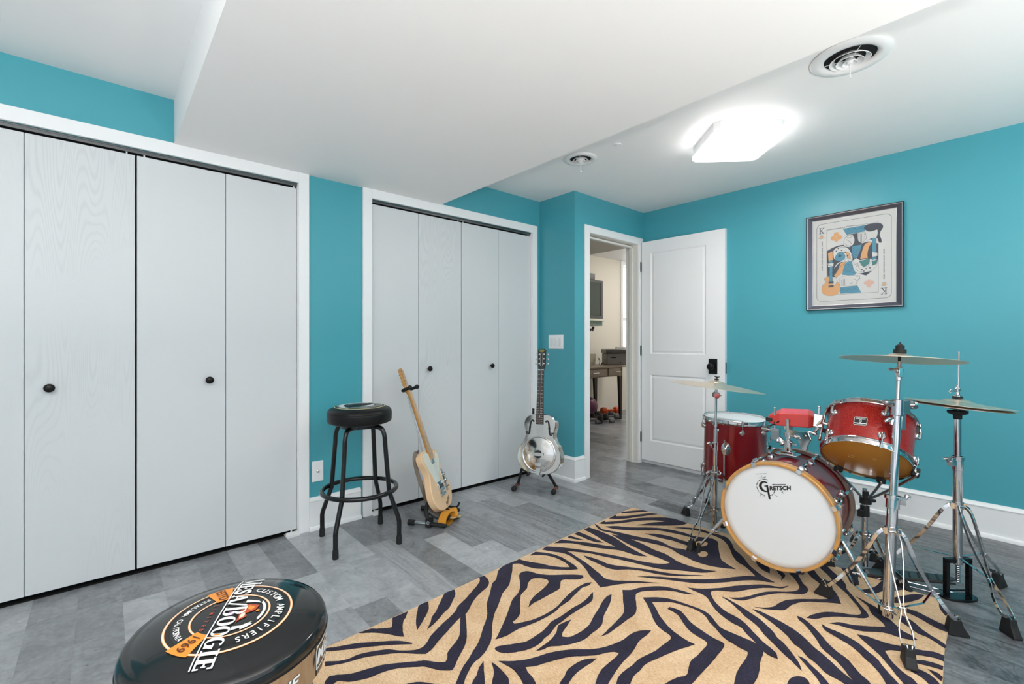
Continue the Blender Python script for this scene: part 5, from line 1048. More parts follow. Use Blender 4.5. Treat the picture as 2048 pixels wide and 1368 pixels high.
rs = thing('guitar_stand', 'low black stand with copper-banded feet under the metal guitar', 'guitar stand', (2.36, 2.45, 0))
copper = mat('copper_band', srgb(196, 96, 70), .3, metal=.6)
hub = Vector((2.45, 2.55, .17))
for (fx, fy), lb in (((2.275, 2.570), 0), ((2.440, 2.325), 1)):
    f = Vector((fx, fy, .019)); back = f + Vector((.10, .065, 0))
    b = MB(); b.cyl(f + Vector((.012, .008, 0)), back, .0095, n=14); ft = obj('foot_bar', b, copper, rs, label='copper-coloured bar')
    for sft in (-.0075, .0075):
        b = MB(); b.cyl(f + Vector((.02 - sft * .5, .012 + sft, .009)), back + Vector((-.01, -.006 + sft, .009)), .0022, n=6); obj('groove', b, rubber, ft)
    b = MB(); b.ball(f, .0195, 18); b.cyl(f, f + Vector((.016, .0104, 0)), .0175, n=18); obj('ball_foot', b, rubber, ft)
    b = MB(); b.ball(back, .014, 14); b.tube([back, f.lerp(hub, .35) + Vector((.03, .02, .07)), hub], .011, n=12); obj('leg', b, rubber, rs)
    b = MB(); cb = RM @ Vector((0, -.010, -.03)); fw = f.lerp(cb, .62) + Vector((0, 0, .055)); b.tube(bez([f.lerp(hub, .35) + Vector((.03, .02, .07)), fw, fw + Vector((-.05, -.03, .0))], 5), .008, n=10); obj('cradle_arm', b, rubber, rs)
b = MB(); b.tube([hub, hub + Vector((.02, .02, .22)), hub + Vector((.035, .03, .42))], .009, n=12); b.ball(hub, .02, 12); obj('back_post', b, rubber, rs)
# ------------------------------------------------------------------ drum kit
def lacquer(name, c, glit):
    m = mat(name, c, .24, metal=.15, spec=.45, coat=.45); nt = m.node_tree; b = nt.nodes['Principled BSDF']; N = nt.nodes.new; Lk = nt.links.new
    tc = N('ShaderNodeTexCoord'); n = N('ShaderNodeTexVoronoi'); n.inputs['Scale'].default_value = 420
    Lk(tc.outputs['Object'], n.inputs['Vector'])
    r = N('ShaderNodeValToRGB'); r.color_ramp.elements[0].position = .05; r.color_ramp.elements[1].position = .5; r.color_ramp.elements[0].color = glit; r.color_ramp.elements[1].color = c
    Lk(n.outputs['Distance'], r.inputs['Fac']); Lk(r.outputs['Color'], b.inputs['Base Color']); return m
cherry = lacquer('cherry_red_lacquer', srgb(124, 4, 18), srgb(170, 22, 32))
glitter = lacquer('red_sparkle_lacquer', srgb(150, 10, 20), srgb(226, 84, 50))
head_white = mat('white_drumhead', srgb(232, 236, 240), .5, spec=.3)
head_amber = mat('amber_film_head', srgb(190, 132, 54), .34, spec=.4, coat=.1, mottle=.12, mscale=5)
wood_hoop = mat('honey_maple_hoop', srgb(214, 158, 88), .3, coat=.5, mottle=.2, mscale=25)
grey_hoop = mat('grey_maple_hoop', srgb(134, 112, 98), .35, coat=.4)  # rear hoop, greyer and darker than the front one

def Rz(a): return Matrix.Rotation(a, 4, 'Z')
def lug_mesh(M, a, r, z, zr, rr):
    """small cast lug on the shell with its tension rod to the hoop"""
    T = M @ Rz(a) @ Matrix.Translation((r, 0, z)); s = 1 if zr > z else -1
    b = MB(T); b.lathe([(.015, -.001), (.0155, .003), (.013, .007), (.008, .010), (.0, .011)], Matrix.Rotation(pi / 2, 4, 'Y'), 20)
    b.tube([(.010, 0, -s * .010), (.013, 0, 0), (.013, 0, s * .022)], [.0055, .0068, .0060], n=12)
    b.cyl((.013, 0, s * .02), (rr - r, 0, zr - z), .0026, n=8)
    b.cyl((rr - r, 0, zr - z - s * .004), (rr - r, 0, zr - z + s * .009), .0052, n=8)
    return b
def metal_hoop(M, R, z, s):
    """triple-flanged chrome hoop, s=+1 for the top one"""
    p = [(R - .003, z - s * .012), (R + .008, z - s * .012), (R + .009, z - s * .009), (R + .001, z - s * .006), (R + .0005, z + s * .008), (R + .004, z + s * .0115), (R + .0035, z + s * .013), (R - .0015, z + s * .0105), (R - .0022, z - s * .006)]
    return MB(M).lathe(p + [p[0]], n=96)

# bass drum: local z points out of the front head
BC = Vector((2.268, .788, .319)); BN = Vector((cos(radians(184.8)), sin(radians(184.8)), -.012))
BM = frame(BC, BN, (.0838, -.9965, 0)); BR = .240
bd_ = thing('bass_drum', 'dark red bass drum with a white front head and maple hoop', 'drum', (2.44, .80, 0))
zf, zb = -.020, -.372
sh = obj('shell', MB(BM).lathe([(.222, -.024), (.222, -.345), (.216, -.345), (.216, -.024), (.222, -.024)], n=96), cherry, bd_, smooth=40)
obj('front_hoop', MB(BM).lathe([(.2275, .006), (.236, .008), (.240, .004), (.2405, -.034), (.2275, -.034), (.2275, .006)], n=96), wood_hoop, bd_, smooth=40)
obj('rear_hoop', MB(BM).lathe([(.2275, -.374), (.240, -.372), (.2405, -.334), (.2275, -.334), (.2275, -.374)], n=96), grey_hoop, bd_, smooth=40)
fh = obj('front_head', MB(BM).lathe([(0, -.007), (.20, -.007), (.2215, -.0075), (.225, -.013), (.2275, -.014)], n=96), head_white, bd_, smooth=60)
obj('rear_head', MB(BM).lathe([(0, -.361), (.2275, -.361)], n=64), head_white, bd_, smooth=60)
for k in range(8):
    a = radians(22.5 + 45 * k); q = MB(BM @ Rz(a))
    for (z0, s) in ((.009, 1), (-.375, -1)):
        q = MB(BM @ Rz(a))
        q.tube([(.226, 0, z0 - s * .004), (.231, 0, z0 + s * .002), (.243, 0, z0 + s * .001), (.2455, 0, z0 - s * .018), (.247, 0, z0 - s * .046)], 1, flat=(.020, .0035), lat=(0, 1, 0))
        q.cyl((.249, 0, z0 - s * .030), (.249, 0, z0 - s * .052), .0085, n=14)
        q.cyl((.249, 0, z0 - s * .05), (.243, 0, z0 - s * .120), .003, n=8)
        obj('claw_hook', q, chrome, bd_, smooth=40)
        T = BM @ Rz(a) @ Matrix.Translation((.222, 0, z0 - s * .126)); q = MB(T)
        q.lathe([(.018, -.001), (.0185, .003), (.015, .009), (.008, .012), (0, .013)], Matrix.Rotation(pi / 2, 4, 'Y'), 22); q.tube([(.016, 0, -s * .016), (.020, 0, 0), (.020, 0, s * .018)], [.006, .008, .0072], n=12)
        obj('lug', q, chrome, bd_, smooth=40)
# logo on the front head
LG = BM @ Matrix.Translation((-.044, .118, -.0064)) @ Rz(radians(13)); t = MB(LG)
def ringseg(t, r0, r1, a0, a1, z=0.):
    n = max(3, int(abs(a1 - a0) / 6)); vs = []
    for i in range(n + 1):
        a = radians(a0 + (a1 - a0) * i / n); vs += [(r0 * cos(a), r0 * sin(a), z), (r1 * cos(a), r1 * sin(a), z)]
    t.add(vs, [(2 * i, 2 * i + 1, 2 * i + 3, 2 * i + 2) for i in range(n)])
for a0, a1 in ((62, 98), (104, 128), (134, 165), (171, 205), (212, 250), (278, 306), (314, 340)): ringseg(t, .0360, .0388, a0, a1)
for a in (150, 205, 250, 300, 20): t.add([(cos(radians(a)) * r + sx * -sin(radians(a)), sin(radians(a)) * r + sx * cos(radians(a)), 0) for r, sx in ((.038, -.001), (.042, -.001), (.042, .001), (.038, .001))], [(0, 1, 2, 3)])
def bar(x0, y0, x1, y1, w_):
    d = Vector((x1 - x0, y1 - y0)).normalized(); n_ = Vector((-d.y, d.x)) * w_ / 2
    t.add([(x0 - n_.x, y0 - n_.y, .0002), (x1 - n_.x, y1 - n_.y, .0002), (x1 + n_.x, y1 + n_.y, .0002), (x0 + n_.x, y0 + n_.y, .0002)], [(0, 1, 2, 3)])
bar(-.004, .040, -.006, .062, .0012); bar(-.028, .061, .018, .063, .0012); bar(-.018, .043, -.008, .044, .0022); bar(.002, .046, .012, .047, .0022)
bar(-.026, -.028, -.036, -.041, .0014); bar(.028, -.030, .040, -.040, .0014); bar(.062, -.020, .068, -.026, .003); bar(.064, -.012, .068, -.020, .002)
# the tall G
n = 18; o_ = []; i_ = []
for i in range(n + 1):
    a = radians(48 + 262 * i / n); o_.append((-.003 + .0245 * cos(a), .004 + .0245 * sin(a))); i_.append((-.0005 + .0145 * cos(a), .004 + .0178 * sin(a)))
t.add([(x, y, .0002) for x, y in o_ + i_], [(i, i + 1, n + 2 + i, n + 1 + i) for i in range(n)])
bar(.008, .010, .0055, -.052, .0085); bar(-.004, .0065, .012, .0065, .005)
vs, fs, wd = text2d('RETSCH', .0175, bold=.06, xs=.98, shear=.22); mn = min(v[0] for v in vs)
t.add([(x - mn + .014, y - .012, .0002) for x, y in vs], fs); bar(.030, .0120, .086, .0120, .0032)
obj('head_logo', t, print_ink, fh, smooth=0)
# spurs: thick sleeve, thin rod, rubber tip
for s, ft_ in ((1, (2.316, 1.180, RZ + .001)), (-1, (2.345, .420, RZ + .001))):
    ft_ = Vector(ft_); top = BC - BN * .10 + Vector((0, s * .225, -.055)); d = (ft_ + Vector((0, 0, .02)) - top)
    m1 = top + d * .55
    b = MB(); b.cyl(top - d * .08, m1, .0105, n=16); sp = obj('spur', b, chrome, bd_, smooth=40)
    b = MB(); b.cyl(m1 - d * .03, m1 + d * .02, .0145, n=14); b.cyl(m1, m1 + Vector((-.012, -s * .022, .006)), .004, n=8); b.cyl(m1 + Vector((-.012, -s * .022, .006)), m1 + Vector((-.014, -s * .034, .006)), .007, .004, n=8); b.cyl(m1, ft_ + Vector((0, 0, .02)), .0055, n=12); obj('spur_rod', b, chrome, sp, smooth=40)
    b = MB(); b.cyl(ft_ + Vector((0, 0, .001)), ft_ + Vector((-d.x * .06, -d.y * .06, .045)), .015, .010, n=16); obj('spur_tip', b, rubber, sp, smooth=40)
    b = MB(); b.cbox((0, 0, 0), (.045, .030, .06), frame(top + Vector((0, -s * .012, .01)), d, BN)); b.cyl(top + Vector((0, s * .02, .02)), top + Vector((-.03, s * .03, .03)), .006, n=10); obj('spur_bracket', b, chrome, bd_, bevel=.004)

# tom holder fixed on top of the bass drum
TP = Vector((2.500, .815, 0)); zt = .545
b = MB(); b.cbox((TP.x, TP.y, zt + .012), (.070, .095, .006)); b.cbox((TP.x, TP.y, zt + .020), (.045, .060, .012)); b.cyl((TP.x, TP.y, zt + .02), (TP.x, TP.y, zt + .065), .019, n=20)
th = obj('holder_plate', b, chrome, bd_, bevel=.002)
b = MB(); b.cyl((TP.x, TP.y, zt + .04), (TP.x, TP.y, .715), .0115, n=18); obj('holder_post', b, chrome, th)
b = MB(); b.cyl((TP.x, TP.y, zt + .058), (TP.x, TP.y, zt + .080), .021, n=18); b.cyl((TP.x - .03, TP.y - .035, zt + .07), (TP.x, TP.y, zt + .07), .006, n=10); b.cbox((TP.x - .034, TP.y - .040, zt + .07), (.012, .022, .008)); b.cyl((TP.x, TP.y, .640), (TP.x, TP.y, .662), .018, n=18); b.cyl((TP.x, TP.y, .651), (TP.x - .03, TP.y - .04, .651), .006, n=10); b.ball((TP.x - .032, TP.y - .042, .651), .011, 12, sz=(1, 1, .7)); obj('memory_lock', b, chrome, th)
# right arm plate with the angled L-rod to the small tom
a0 = Vector((2.505, .815, .700)); a1 = Vector((2.472, .725, .694))
b = MB(); b.cbox((0, 0, 0), (.026, .028, .05), frame(a0, (0, 0, 1), a1 - a0)); F = frame(a0 + Vector((-.012, -.004, -.02)), Vector((0, 0, 1)).cross(a1 - a0), a1 - a0)
b.prism([(0, -.018), (.062, -.022), (.10, -.030), (.118, .0), (.104, .030), (.098, .062), (.072, .064), (.062, .034), (.042, .016), (0, .018)], -.004, .004, F @ Matrix.Translation((0, .02, 0)), bev=.001)
tilt = obj('tilter_arm', b, chrome, th, smooth=30)
for uu, vv in ((.060, .012), (.086, -.006)):
    b = MB(F @ Matrix.Translation((0, .02, 0))); b.cyl((uu, vv, -.008), (uu, vv, .012), .007, n=12); obj('bolt', b, chrome, tilt)
# L rod and tom mount box
r0 = a0 + (a1 - a0).normalized() * .105 + Vector((-.005, 0, -.012))
box_c = Vector((2.480, .683, .735))
b = MB(); b.tube(bez([r0, r0 + Vector((-.008, -.030, -.004)), box_c + Vector((.0, .012, -.050)), box_c + Vector((0, 0, -.025)), box_c + Vector((.004, -.002, .065))], 6), .0068, n=12); b.ball(box_c + Vector((.004, -.002, .065)), .008, 10); obj('tom_rod', b, chrome, th)
# left branch: clamp arms reaching the floor tom side and the block's rod
b = MB(); b.cyl((TP.x, TP.y, .600), (2.500, .870, .640), .009, n=12); b.cbox((2.500, .868, .648), (.030, .034, .055)); b.cyl((2.500, .868, .66), (2.515, .925, .662), .008, n=12); b.cyl((2.505, .905, .662), (2.515, .932, .662), .0145, n=16); b.cyl((2.495, .86, .625), (2.465, .85, .620), .005, n=8); b.ball((2.463, .849, .620), .009, 10)
b.cyl((2.500, .850, .62), (2.495, .835, .600), .012, n=12); obj('side_clamp', b, chrome, th, smooth=40)
b = MB(); b.cyl((2.492, .872, .655), (2.492, .872, .775), .0052, n=12); b.ball((2.492, .872, .775), .0055, 10); obj('block_rod', b, chrome, th)
b = MB(); b.cyl((2.492, .872, .690), (2.492, .872, .708), .009, n=12); b.cyl((2.492, .872, .697), (2.478, .892, .683), .0035, n=8); b.cyl((2.492, .872, .697), (2.484, .850, .712), .0035, n=8); obj('wing_nut', b, rubber, th)

# red jam block clamped on the rod
jb = thing('jam_block', 'red plastic jam block clamped between the two toms', 'percussion block', (2.54, .80, .69))
jm = mat('red_moulded_plastic', srgb(206, 52, 44), .28, spec=.5, coat=.3); jt = mat('worn_red_plastic_top', srgb(232, 92, 108), .45, bump=.5, bscale=90, mottle=.25, mscale=40)
u0 = Vector((2.488, .902, .722)); u1 = Vector((2.530, .715, .716)); FJ = frame(u0, (0, 0, 1), u1 - u0)
Lj = (u1 - u0).length
sec = lambda x, w0, w1, h0, h1: [(x, w0, h0), (x, w1, h0), (x, w1 - .006, h1 + .012), (x, w0 + .004, h1)]
b = MB(FJ); S_ = [sec(0, -.004, .035, -.018, .004), sec(.012, -.010, .050, -.026, .010), sec(.05, -.014, .085, -.032, .030), sec(Lj - .02, -.016, .095, -.030, .034), sec(Lj, -.010, .085, -.026, .026)]
vs = [p for s in S_ for p in s]; fs = [(i * 4 + k, i * 4 + (k + 1) % 4, i * 4 + 4 + (k + 1) % 4, i * 4 + 4 + k) for i in range(4) for k in range(4)] + [(3, 2, 1, 0), (16, 17, 18, 19)]
b.add(vs, fs); jbody = obj('block_body', b, jm, jb, smooth=0, bevel=.005)
b = MB(FJ); b.add([(.055, .000, .0315), (Lj - .024, -.004, .0355), (Lj - .024, .082, .0475), (.055, .072, .0435)], [(0, 1, 2, 3)]); obj('strike_top', b, jt, jb, smooth=0)
b = MB(FJ); b.cbox((.006, -.002, -.006), (.030, .020, .018)); obj('eye_clamp', b, rubber, jb, bevel=.003)

# rack tom
TU = Vector((.62, .013, .785)).normalized(); TB = Vector((2.445, .500, .600)); TM = frame(TB, TU, (-.64, -.77, 0)); TR = .1545; TD = .196
rt = thing('rack_tom', 'small red sparkle tom tilted above the bass drum, amber bottom head', 'drum', tuple(TB))
obj('shell', MB(TM).lathe([(TR - .001, .006), (TR, .010), (TR, TD - .010), (TR - .006, TD - .010), (TR - .006, .006), (TR - .001, .006)], n=96), glitter, rt, smooth=40)
obj('bottom_hoop', metal_hoop(TM, TR + .003, .004, -1), chrome, rt, smooth=30)
obj('top_hoop', metal_hoop(TM, TR + .003, TD - .002, 1), chrome, rt, smooth=30)
bh = obj('bottom_head', MB(TM).lathe([(0, .0), (TR - .004, .0), (TR + .001, .003)], n=80), head_amber, rt, smooth=60)
obj('top_head', MB(TM).lathe([(0, TD), (TR - .004, TD), (TR + .001, TD - .003)], n=80), head_white, rt, smooth=60)
b = MB(TM); 
for (x, y, r) in ((-.055 + .02, -.035, .010), (.035, .010, .0065)): b.torus((x, y, -.0008), (0, 0, 1), r, .0006, 24, 6)
b.mi = [0] * len(b.f); obj('head_smudge', b, mat('pale_print', srgb(214, 186, 130), .4), bh)
az0 = atan2((TM.inverted().to_3x3() @ (Vector((0, 0, 1.1)) - TB)).y, (TM.inverted().to_3x3() @ (Vector((0, 0, 1.1)) - TB)).x)
for k in range(5):
    a = radians(259 + 72 * k)
    for z, zr in ((.045, -.006), (TD - .045, TD + .006)):
        obj('lug', lug_mesh(TM, a, TR, z, zr, TR + .0085), chrome, rt, smooth=40)
# badge plate
pt = TM.inverted() @ Vector((2.5, .533, .741)); ab = radians(303); B_ = TM @ Rz(ab) @ Matrix.Translation((TR + .0008, 0, TD * .47))
BMx = B_ @ Matrix(((0, 0, 1, 0), (1, 0, 0, 0), (0, 1, 0, 0), (0, 0, 0, 1)))
BMx = BMx @ Matrix.Diagonal((.92, 1.45, 1, 1))
b = MB(BMx); o8 = [(-.021, -.014), (.021, -.014), (.025, -.010), (.025, .010), (.021, .014), (-.021, .014), (-.025, .010), (-.025, -.010)]
b.prism(o8, -.0012, .0012); bdg = obj('badge', b, mat('nickel_badge', (.72, .70, .66), .3, metal=.8), rt)
b = MB(BMx); b.box((-.0225, -.0115, .0012), (.0225, .0115, .0015)); b.cur = 1; b.box((-.0225, -.0085, .0015), (.0225, -.0060, .0018)); b.torus((0, 0, .0016), (0, 0, 1), .0045, .0007, 20, 6); put_text(b, 'GRETSCH', .0052, BMx.inverted() @ BMx @ Matrix.Translation((0, .0052, .0018)), xs=1.1, bold=.03); put_text(b, 'USA DRUMS', .0028, Matrix.Translation((0, -.0112, .0018)), xs=1.1); put_text(b, 'G', .0048, Matrix.Translation((0, -.0024, .0018)))
obj('badge_print', b, [print_ink, print_silver], bdg, smooth=0)
# suspension ring mount holding the tom on its left side
b = MB(TM); aL = atan2(*(lambda p: (p.y, p.x))(TM.inverted() @ box_c))
arc = [((TR + .016) * cos(aL + q), (TR + .016) * sin(aL + q), z) for q, z in ((.75, TD - .012), (.5, TD - .008), (.25, TD - .010), (.08, TD - .03), (.0, TD - .06), (-.02, TD * .5), (.0, .060), (.08, .030))]
b.tube(bez(arc, 5), 1, flat=(.014, .0035), lat=(TM.to_3x3().inverted() @ Vector((0, 0, 1))) if False else None)
b2 = MB(TM); b2.tube(bez(arc, 5), .0058, n=10); obj('suspension_bar', b2, chrome, rt, smooth=40)
b = MB(); b.cbox((0, 0, 0), (.036, .030, .058), frame(box_c, TU.lerp(Vector((0, 0, 1)), .6), (TB + TU * .1) - box_c)); mb_ = obj('mount_box', b, chrome, rt, bevel=.003)
wd_ = (TB + TU * .1 - box_c).normalized()
b = MB(); b.cyl(box_c, box_c + wd_ * .05, .007, n=12); b.cyl(box_c + Vector((0, 0, -.035)), box_c + Vector((0, 0, -.025)), .014, n=14); obj('mount_bolt', b, chrome, mb_)
b = MB(); q0 = box_c + wd_ * .018 + Vector((0, 0, -.032)); b.cyl(q0, q0 + wd_ * .040 + Vector((0, 0, -.008)), .0095, .012, n=14); obj('rubber_bumper', b, rubber, mb_)
b = MB(); w0 = box_c + Vector((-.018, -.012, .0)); b.cyl(w0 + Vector((0, 0, -.004)), w0 + Vector((-.004, -.004, -.002)), .008, n=12); b.tube([w0 + Vector((-.006, .012, -.016)), w0 + Vector((-.006, -.002, .0)), w0 + Vector((-.006, -.014, .018))], [.004, .0045, .004], n=8); obj('wing_screw', b, chrome, mb_)

# floor tom
FC = Vector((2.985, 1.283, .262)); FM = frame(FC, Vector((-.01, -.03, 1)), (1, 0, 0)); FR = .178; FD = .358
ftm = thing('floor_tom', 'deep red floor tom on three legs beside the open door', 'drum', (FC.x, FC.y, 0))
obj('shell', MB(FM).lathe([(FR - .001, .004), (FR, .010), (FR, FD - .010), (FR - .006, FD - .010), (FR - .006, .004), (FR - .001, .004)], n=96), cherry, ftm, smooth=40)
obj('bottom_hoop', metal_hoop(FM, FR + .003, .002, -1), chrome, ftm, smooth=30)
obj('top_hoop', metal_hoop(FM, FR + .003, FD, 1), chrome, ftm, smooth=30)
obj('top_head', MB(FM).lathe([(0, FD + .002), (FR - .004, FD + .002), (FR + .001, FD - .002)], n=80), head_white, ftm, smooth=60)
obj('bottom_head', MB(FM).lathe([(0, -.001), (FR, -.001)], n=64), head_amber, ftm, smooth=60)
acam = atan2(-FC.y, -FC.x)
for k in range(8):
    a = acam + radians(12 + 45 * k)
    for z, zr in ((.055, -.008), (FD - .055, FD + .008)):
        obj('lug', lug_mesh(FM, a, FR, z, zr, FR + .0085), chrome, ftm, smooth=40)
ab_ = [atan2(1.238 - FC.y, 2.757 - FC.x) + radians(v) for v in (-3, 117, -123)]
for a in ab_:
    rr = FR + .020; px_, py_ = FC.x + rr * cos(a), FC.y + rr * sin(a)
    b = MB(); b.cyl((px_, py_, .47), (px_, py_, .16), .0053, n=12); b.tube(bez([(px_, py_, .17), (px_, py_, .12), (px_ + .025 * cos(a), py_ + .025 * sin(a), .07), (px_ + .028 * cos(a), py_ + .028 * sin(a), .03)], 4), .0053, n=12); lg = obj('leg', b, chrome, ftm, smooth=40)
    b = MB(); b.lathe([(0, .001), (.014, .001), (.015, .01), (.011, .04), (.007, .042)], frame((px_ + .028 * cos(a), py_ + .028 * sin(a), 0), (0, 0, 1)), 18); obj('rubber_foot', b, rubber, lg)
    T = FM @ Rz(a - 0) @ Matrix.Translation((FR, 0, .200)) @ Matrix.Rotation(pi / 2, 4, 'Y')
    b = MB(T); b.lathe([(.034, -.001), (.034, .004), (.024, .013), (.012, .022), (0, .026)], Matrix.Diagonal((1.15, .78, 1, 1)), 28); b.cbox((.012, 0, .020), (.030, .020, .022)); b.cyl((-.02, .0, .028), (-.062, .0, .034), .0055, .004, n=10); obj('leg_bracket', b, chrome, ftm, smooth=40)
# ------------------------------------------------------------------ stands
def leg_pair(c, foot, zc, parent, gap=.012, twin=True, footh=.055, footw=.03, sym=True):
    """double-braced tripod leg: two wavy chrome straps from the collar to a rubber foot"""
    c = Vector((c[0], c[1], 0)); f = Vector((foot[0], foot[1], 0)); R = (f - c).length; footh0 = footh; footh = footh + (RZ if .45 < f.x < 2.64 and .235 < f.y < 1.76 else 0); d = (f - c).normalized(); lat = Vector((-d.y, d.x, 0))
    prof = [(.022, zc, .010), (.10 * R + .02, zc * .93, .020), (.36 * R, zc * .68, .017), (.56 * R, zc * .46, .006), (.66 * R, zc * .37, .006), (.76 * R, zc * .28, .017), (.90 * R, zc * .15 + .01, .017), (.97 * R, footh + .004, .007), (.985 * R, footh - .02, .005)]
    b = MB()
    for s in (-1, 1):
        pts = bez([c + d * r + lat * s * g + Vector((0, 0, z)) for r, z, g in prof], 3)
        b.tube(pts, 1, flat=(.0028, .0125), lat=lat)
    m = c + d * .61 * R + Vector((0, 0, zc * .415)); b.cyl(m - lat * .009, m + lat * .009, .0035, n=8)
    k = c + d * .022 + Vector((0, 0, zc)); b.cyl(k - lat * .013, k + lat * .013, .0042, n=10)
    lg = obj('leg', b, chrome, parent, smooth=30)
    on_rug = .45 < f.x < 2.64 and .235 < f.y < 1.76
    F = frame(f - d * .012 + Vector((0, 0, RZ + .001 if on_rug else 0)), (0, 0, 1), d)
    b = MB(F); w = footw / 2
    S_ = [(-.026, .036, w, .0012), (-.028, .038, w, .007), (-.024, .020, w * .88, footh0 * .6), (-.020, .014, w * .78, footh0)]
    vs = []; fs = []
    for x0, x1, ww, z in S_: vs += [(x0, -ww, z), (x1, -ww * .8, z), (x1, ww * .8, z), (x0, ww, z)]
    for i in range(3):
        for e in range(4): fs.append((i * 4 + e, i * 4 + (e + 1) % 4, i * 4 + 4 + (e + 1) % 4, i * 4 + 4 + e))
    fs += [(3, 2, 1, 0), (12, 13, 14, 15)]; b.add(vs, fs)
    obj('rubber_foot', b, rubber, lg, smooth=0, bevel=.004)
    return m
def collar(axis_pt, r, z, parent, name='collar', h=.03):
    b = MB(); x, y = axis_pt; b.cyl((x, y, z - h / 2), (x, y, z + h / 2), r, n=24); b.torus((x, y, z), (0, 0, 1), r, .002, 24, 6)
    for k in range(3): a = k * 2.094 + .5; b.cbox((x + (r + .004) * cos(a), y + (r + .004) * sin(a), z), (.012, .012, h * .8))
    return obj(name, b, chrome, parent, smooth=35)
def clamp(p, d, r, parent, side, name='height_clamp', h=.045):
    d = Vector(d).normalized(); p = Vector(p); s = Vector(side).normalized()
    b = MB(); b.cyl(p - d * h * .6, p + d * h * .4, r * 1.25, n=22); b.cyl(p + d * h * .1, p + d * h * .4, r * 1.55, n=22); b.cbox((0, 0, 0), (r * 1.6, r * 1.6, h * .6), frame(p + s * r * 1.5, d, s)); 
    o = obj(name, b, chrome, parent, smooth=35, bevel=.001)
    q = p + s * r * 2.6; b = MB(); b.cyl(p + s * r, q, r * .35, n=10); l = d.cross(s); b.tube([q - d * .002, q + s * .010 + d * .016 + l * .004, q + s * .022 + d * .012], [.0045, .0075, .0045], n=10); obj('wing_screw', b, chrome, o, smooth=40)
    return o
bronze = mat('pale_bronze_cymbal', (.80, .67, .54), .33, metal=.9, mottle=.12, mscale=3)
def bronze_rings():
    nt = bronze.node_tree; b = nt.nodes['Principled BSDF']; N = nt.nodes.new; Lk = nt.links.new
    tc = N('ShaderNodeTexCoord'); w = N('ShaderNodeTexWave'); w.wave_type = 'RINGS'; w.rings_direction = 'Z'; w.inputs['Scale'].default_value = 160; w.inputs['Distortion'].default_value = .6
    Lk(tc.outputs['Object'], w.inputs['Vector']); bp = N('ShaderNodeBump'); bp.inputs['Strength'].default_value = .25; bp.inputs['Distance'].default_value = .0005; Lk(w.outputs['Fac'], bp.inputs['Height']); Lk(bp.outputs['Normal'], b.inputs['Normal'])
bronze_rings()
def cymbal(c, n, R, label, flip=1, group=None, bell=.05, bow=.018, bh=.016):
    """mesh object whose own z axis is the cymbal's axis"""
    p = []
    for i in range(25):
        q = i / 24; r = .006 + (R - .006) * q
        if r < bell: z = bow + bh * sqrt(max(0, 1 - (r / bell) ** 2))
        else: z = bow * (1 - ((r - bell) / (R - bell)) ** 1.4)
        p.append((r, z))
    top = p; bot = [(r, z - .0014) for r, z in p[::-1]]
    b = MB(); b.lathe(top + bot + [top[0]], n=96)
    if flip < 0: b.v = [Vector((v.x, -v.y, -v.z)) for v in b.v]
    o = obj('cymbal', b, bronze, smooth=45)
    o.matrix_world = frame(c, n)
    tag(o, label, 'cymbal', group); return o

# --- tall stand at the right with the crash cymbal
P_b = Vector((2.290, .397, .035)); P_t = Vector((2.412, .380, 1.035)); pd = (P_t - P_b).normalized()
at_z = lambda z: P_b + pd * ((z - P_b.z) / pd.z)
cs = thing('cymbal_stand', 'tall chrome cymbal stand in front of the rack tom, its feet on the rug', 'cymbal stand', (2.29, .397, 0))
Rv = Vector((.751, -.66, 0)); Fv = Vector((.66, .751, 0))
obj('lower_tube', MB().cyl(at_z(.035), at_z(.47), .0180, n=28), chrome, cs)
obj('middle_tube', MB().cyl(at_z(.46), at_z(.845), .0142, n=28), chrome, cs)
obj('upper_rod', MB().cyl(at_z(.84), at_z(.965), .0070, n=20), chrome, cs)
clamp(at_z(.475), pd, .0180, cs, Rv, h=.05)
b = MB(); b.cyl(at_z(.805), at_z(.870), .0195, n=22); b.cbox((0, 0, 0), (.030, .030, .055), frame(at_z(.840) + Rv * .026, (0, 0, 1), Rv)); b.cyl(at_z(.858) - Rv * .045, at_z(.858), .008, n=12); b.ball(at_z(.858) - Rv * .045, .0125, 12); b.cbox((0, 0, 0), (.018, .018, .08), frame(at_z(.790) + Rv * .022, pd, Rv)); mc = obj('multi_clamp', b, dim_chrome, cs, smooth=35, bevel=.002)
b = MB(); q = at_z(.848) + Rv * .04; b.cyl(q, q + Rv * .022, .005, n=10); b.cyl(q + Rv * .018 - pd * .0, q + Rv * .030, .017, n=20); obj('thumb_wheel', b, chrome, mc)
b = MB(); q = at_z(.795) - Rv * .012; b.tube([q, q - Rv * .020 - pd * .004, q - Rv * .036 - pd * .014], [.006, .008, .005], n=10); b.cyl(at_z(.77) - Rv * .02, at_z(.79) - Rv * .016, .009, n=12); obj('clamp_lever', b, chrome, mc)
b = MB(); b.cyl(at_z(.945), at_z(.968), .0098, n=16); b.cbox((0, 0, 0), (.016, .022, .040), frame(at_z(.978), pd, Rv)); b.cyl(at_z(.985) - Rv * .014, at_z(.985) + Rv * .012, .010, n=16); tl = obj('tilter', b, chrome, cs, smooth=35, bevel=.002)
b = MB(); b.cyl(at_z(.990) - Rv * .012, at_z(.990) - Rv * .038, .0035, n=8); b.cyl(at_z(.990) - Rv * .026, at_z(.990) - Rv * .041, .0058, n=10); b.cyl(at_z(.990), at_z(1.022), .008, .006, n=14); obj('tilter_screw', b, chrome, tl)
RC = at_z(1.047); RN = Vector((cos(radians(-9)) * .105, sin(radians(-9)) * .105, .99)).normalized()
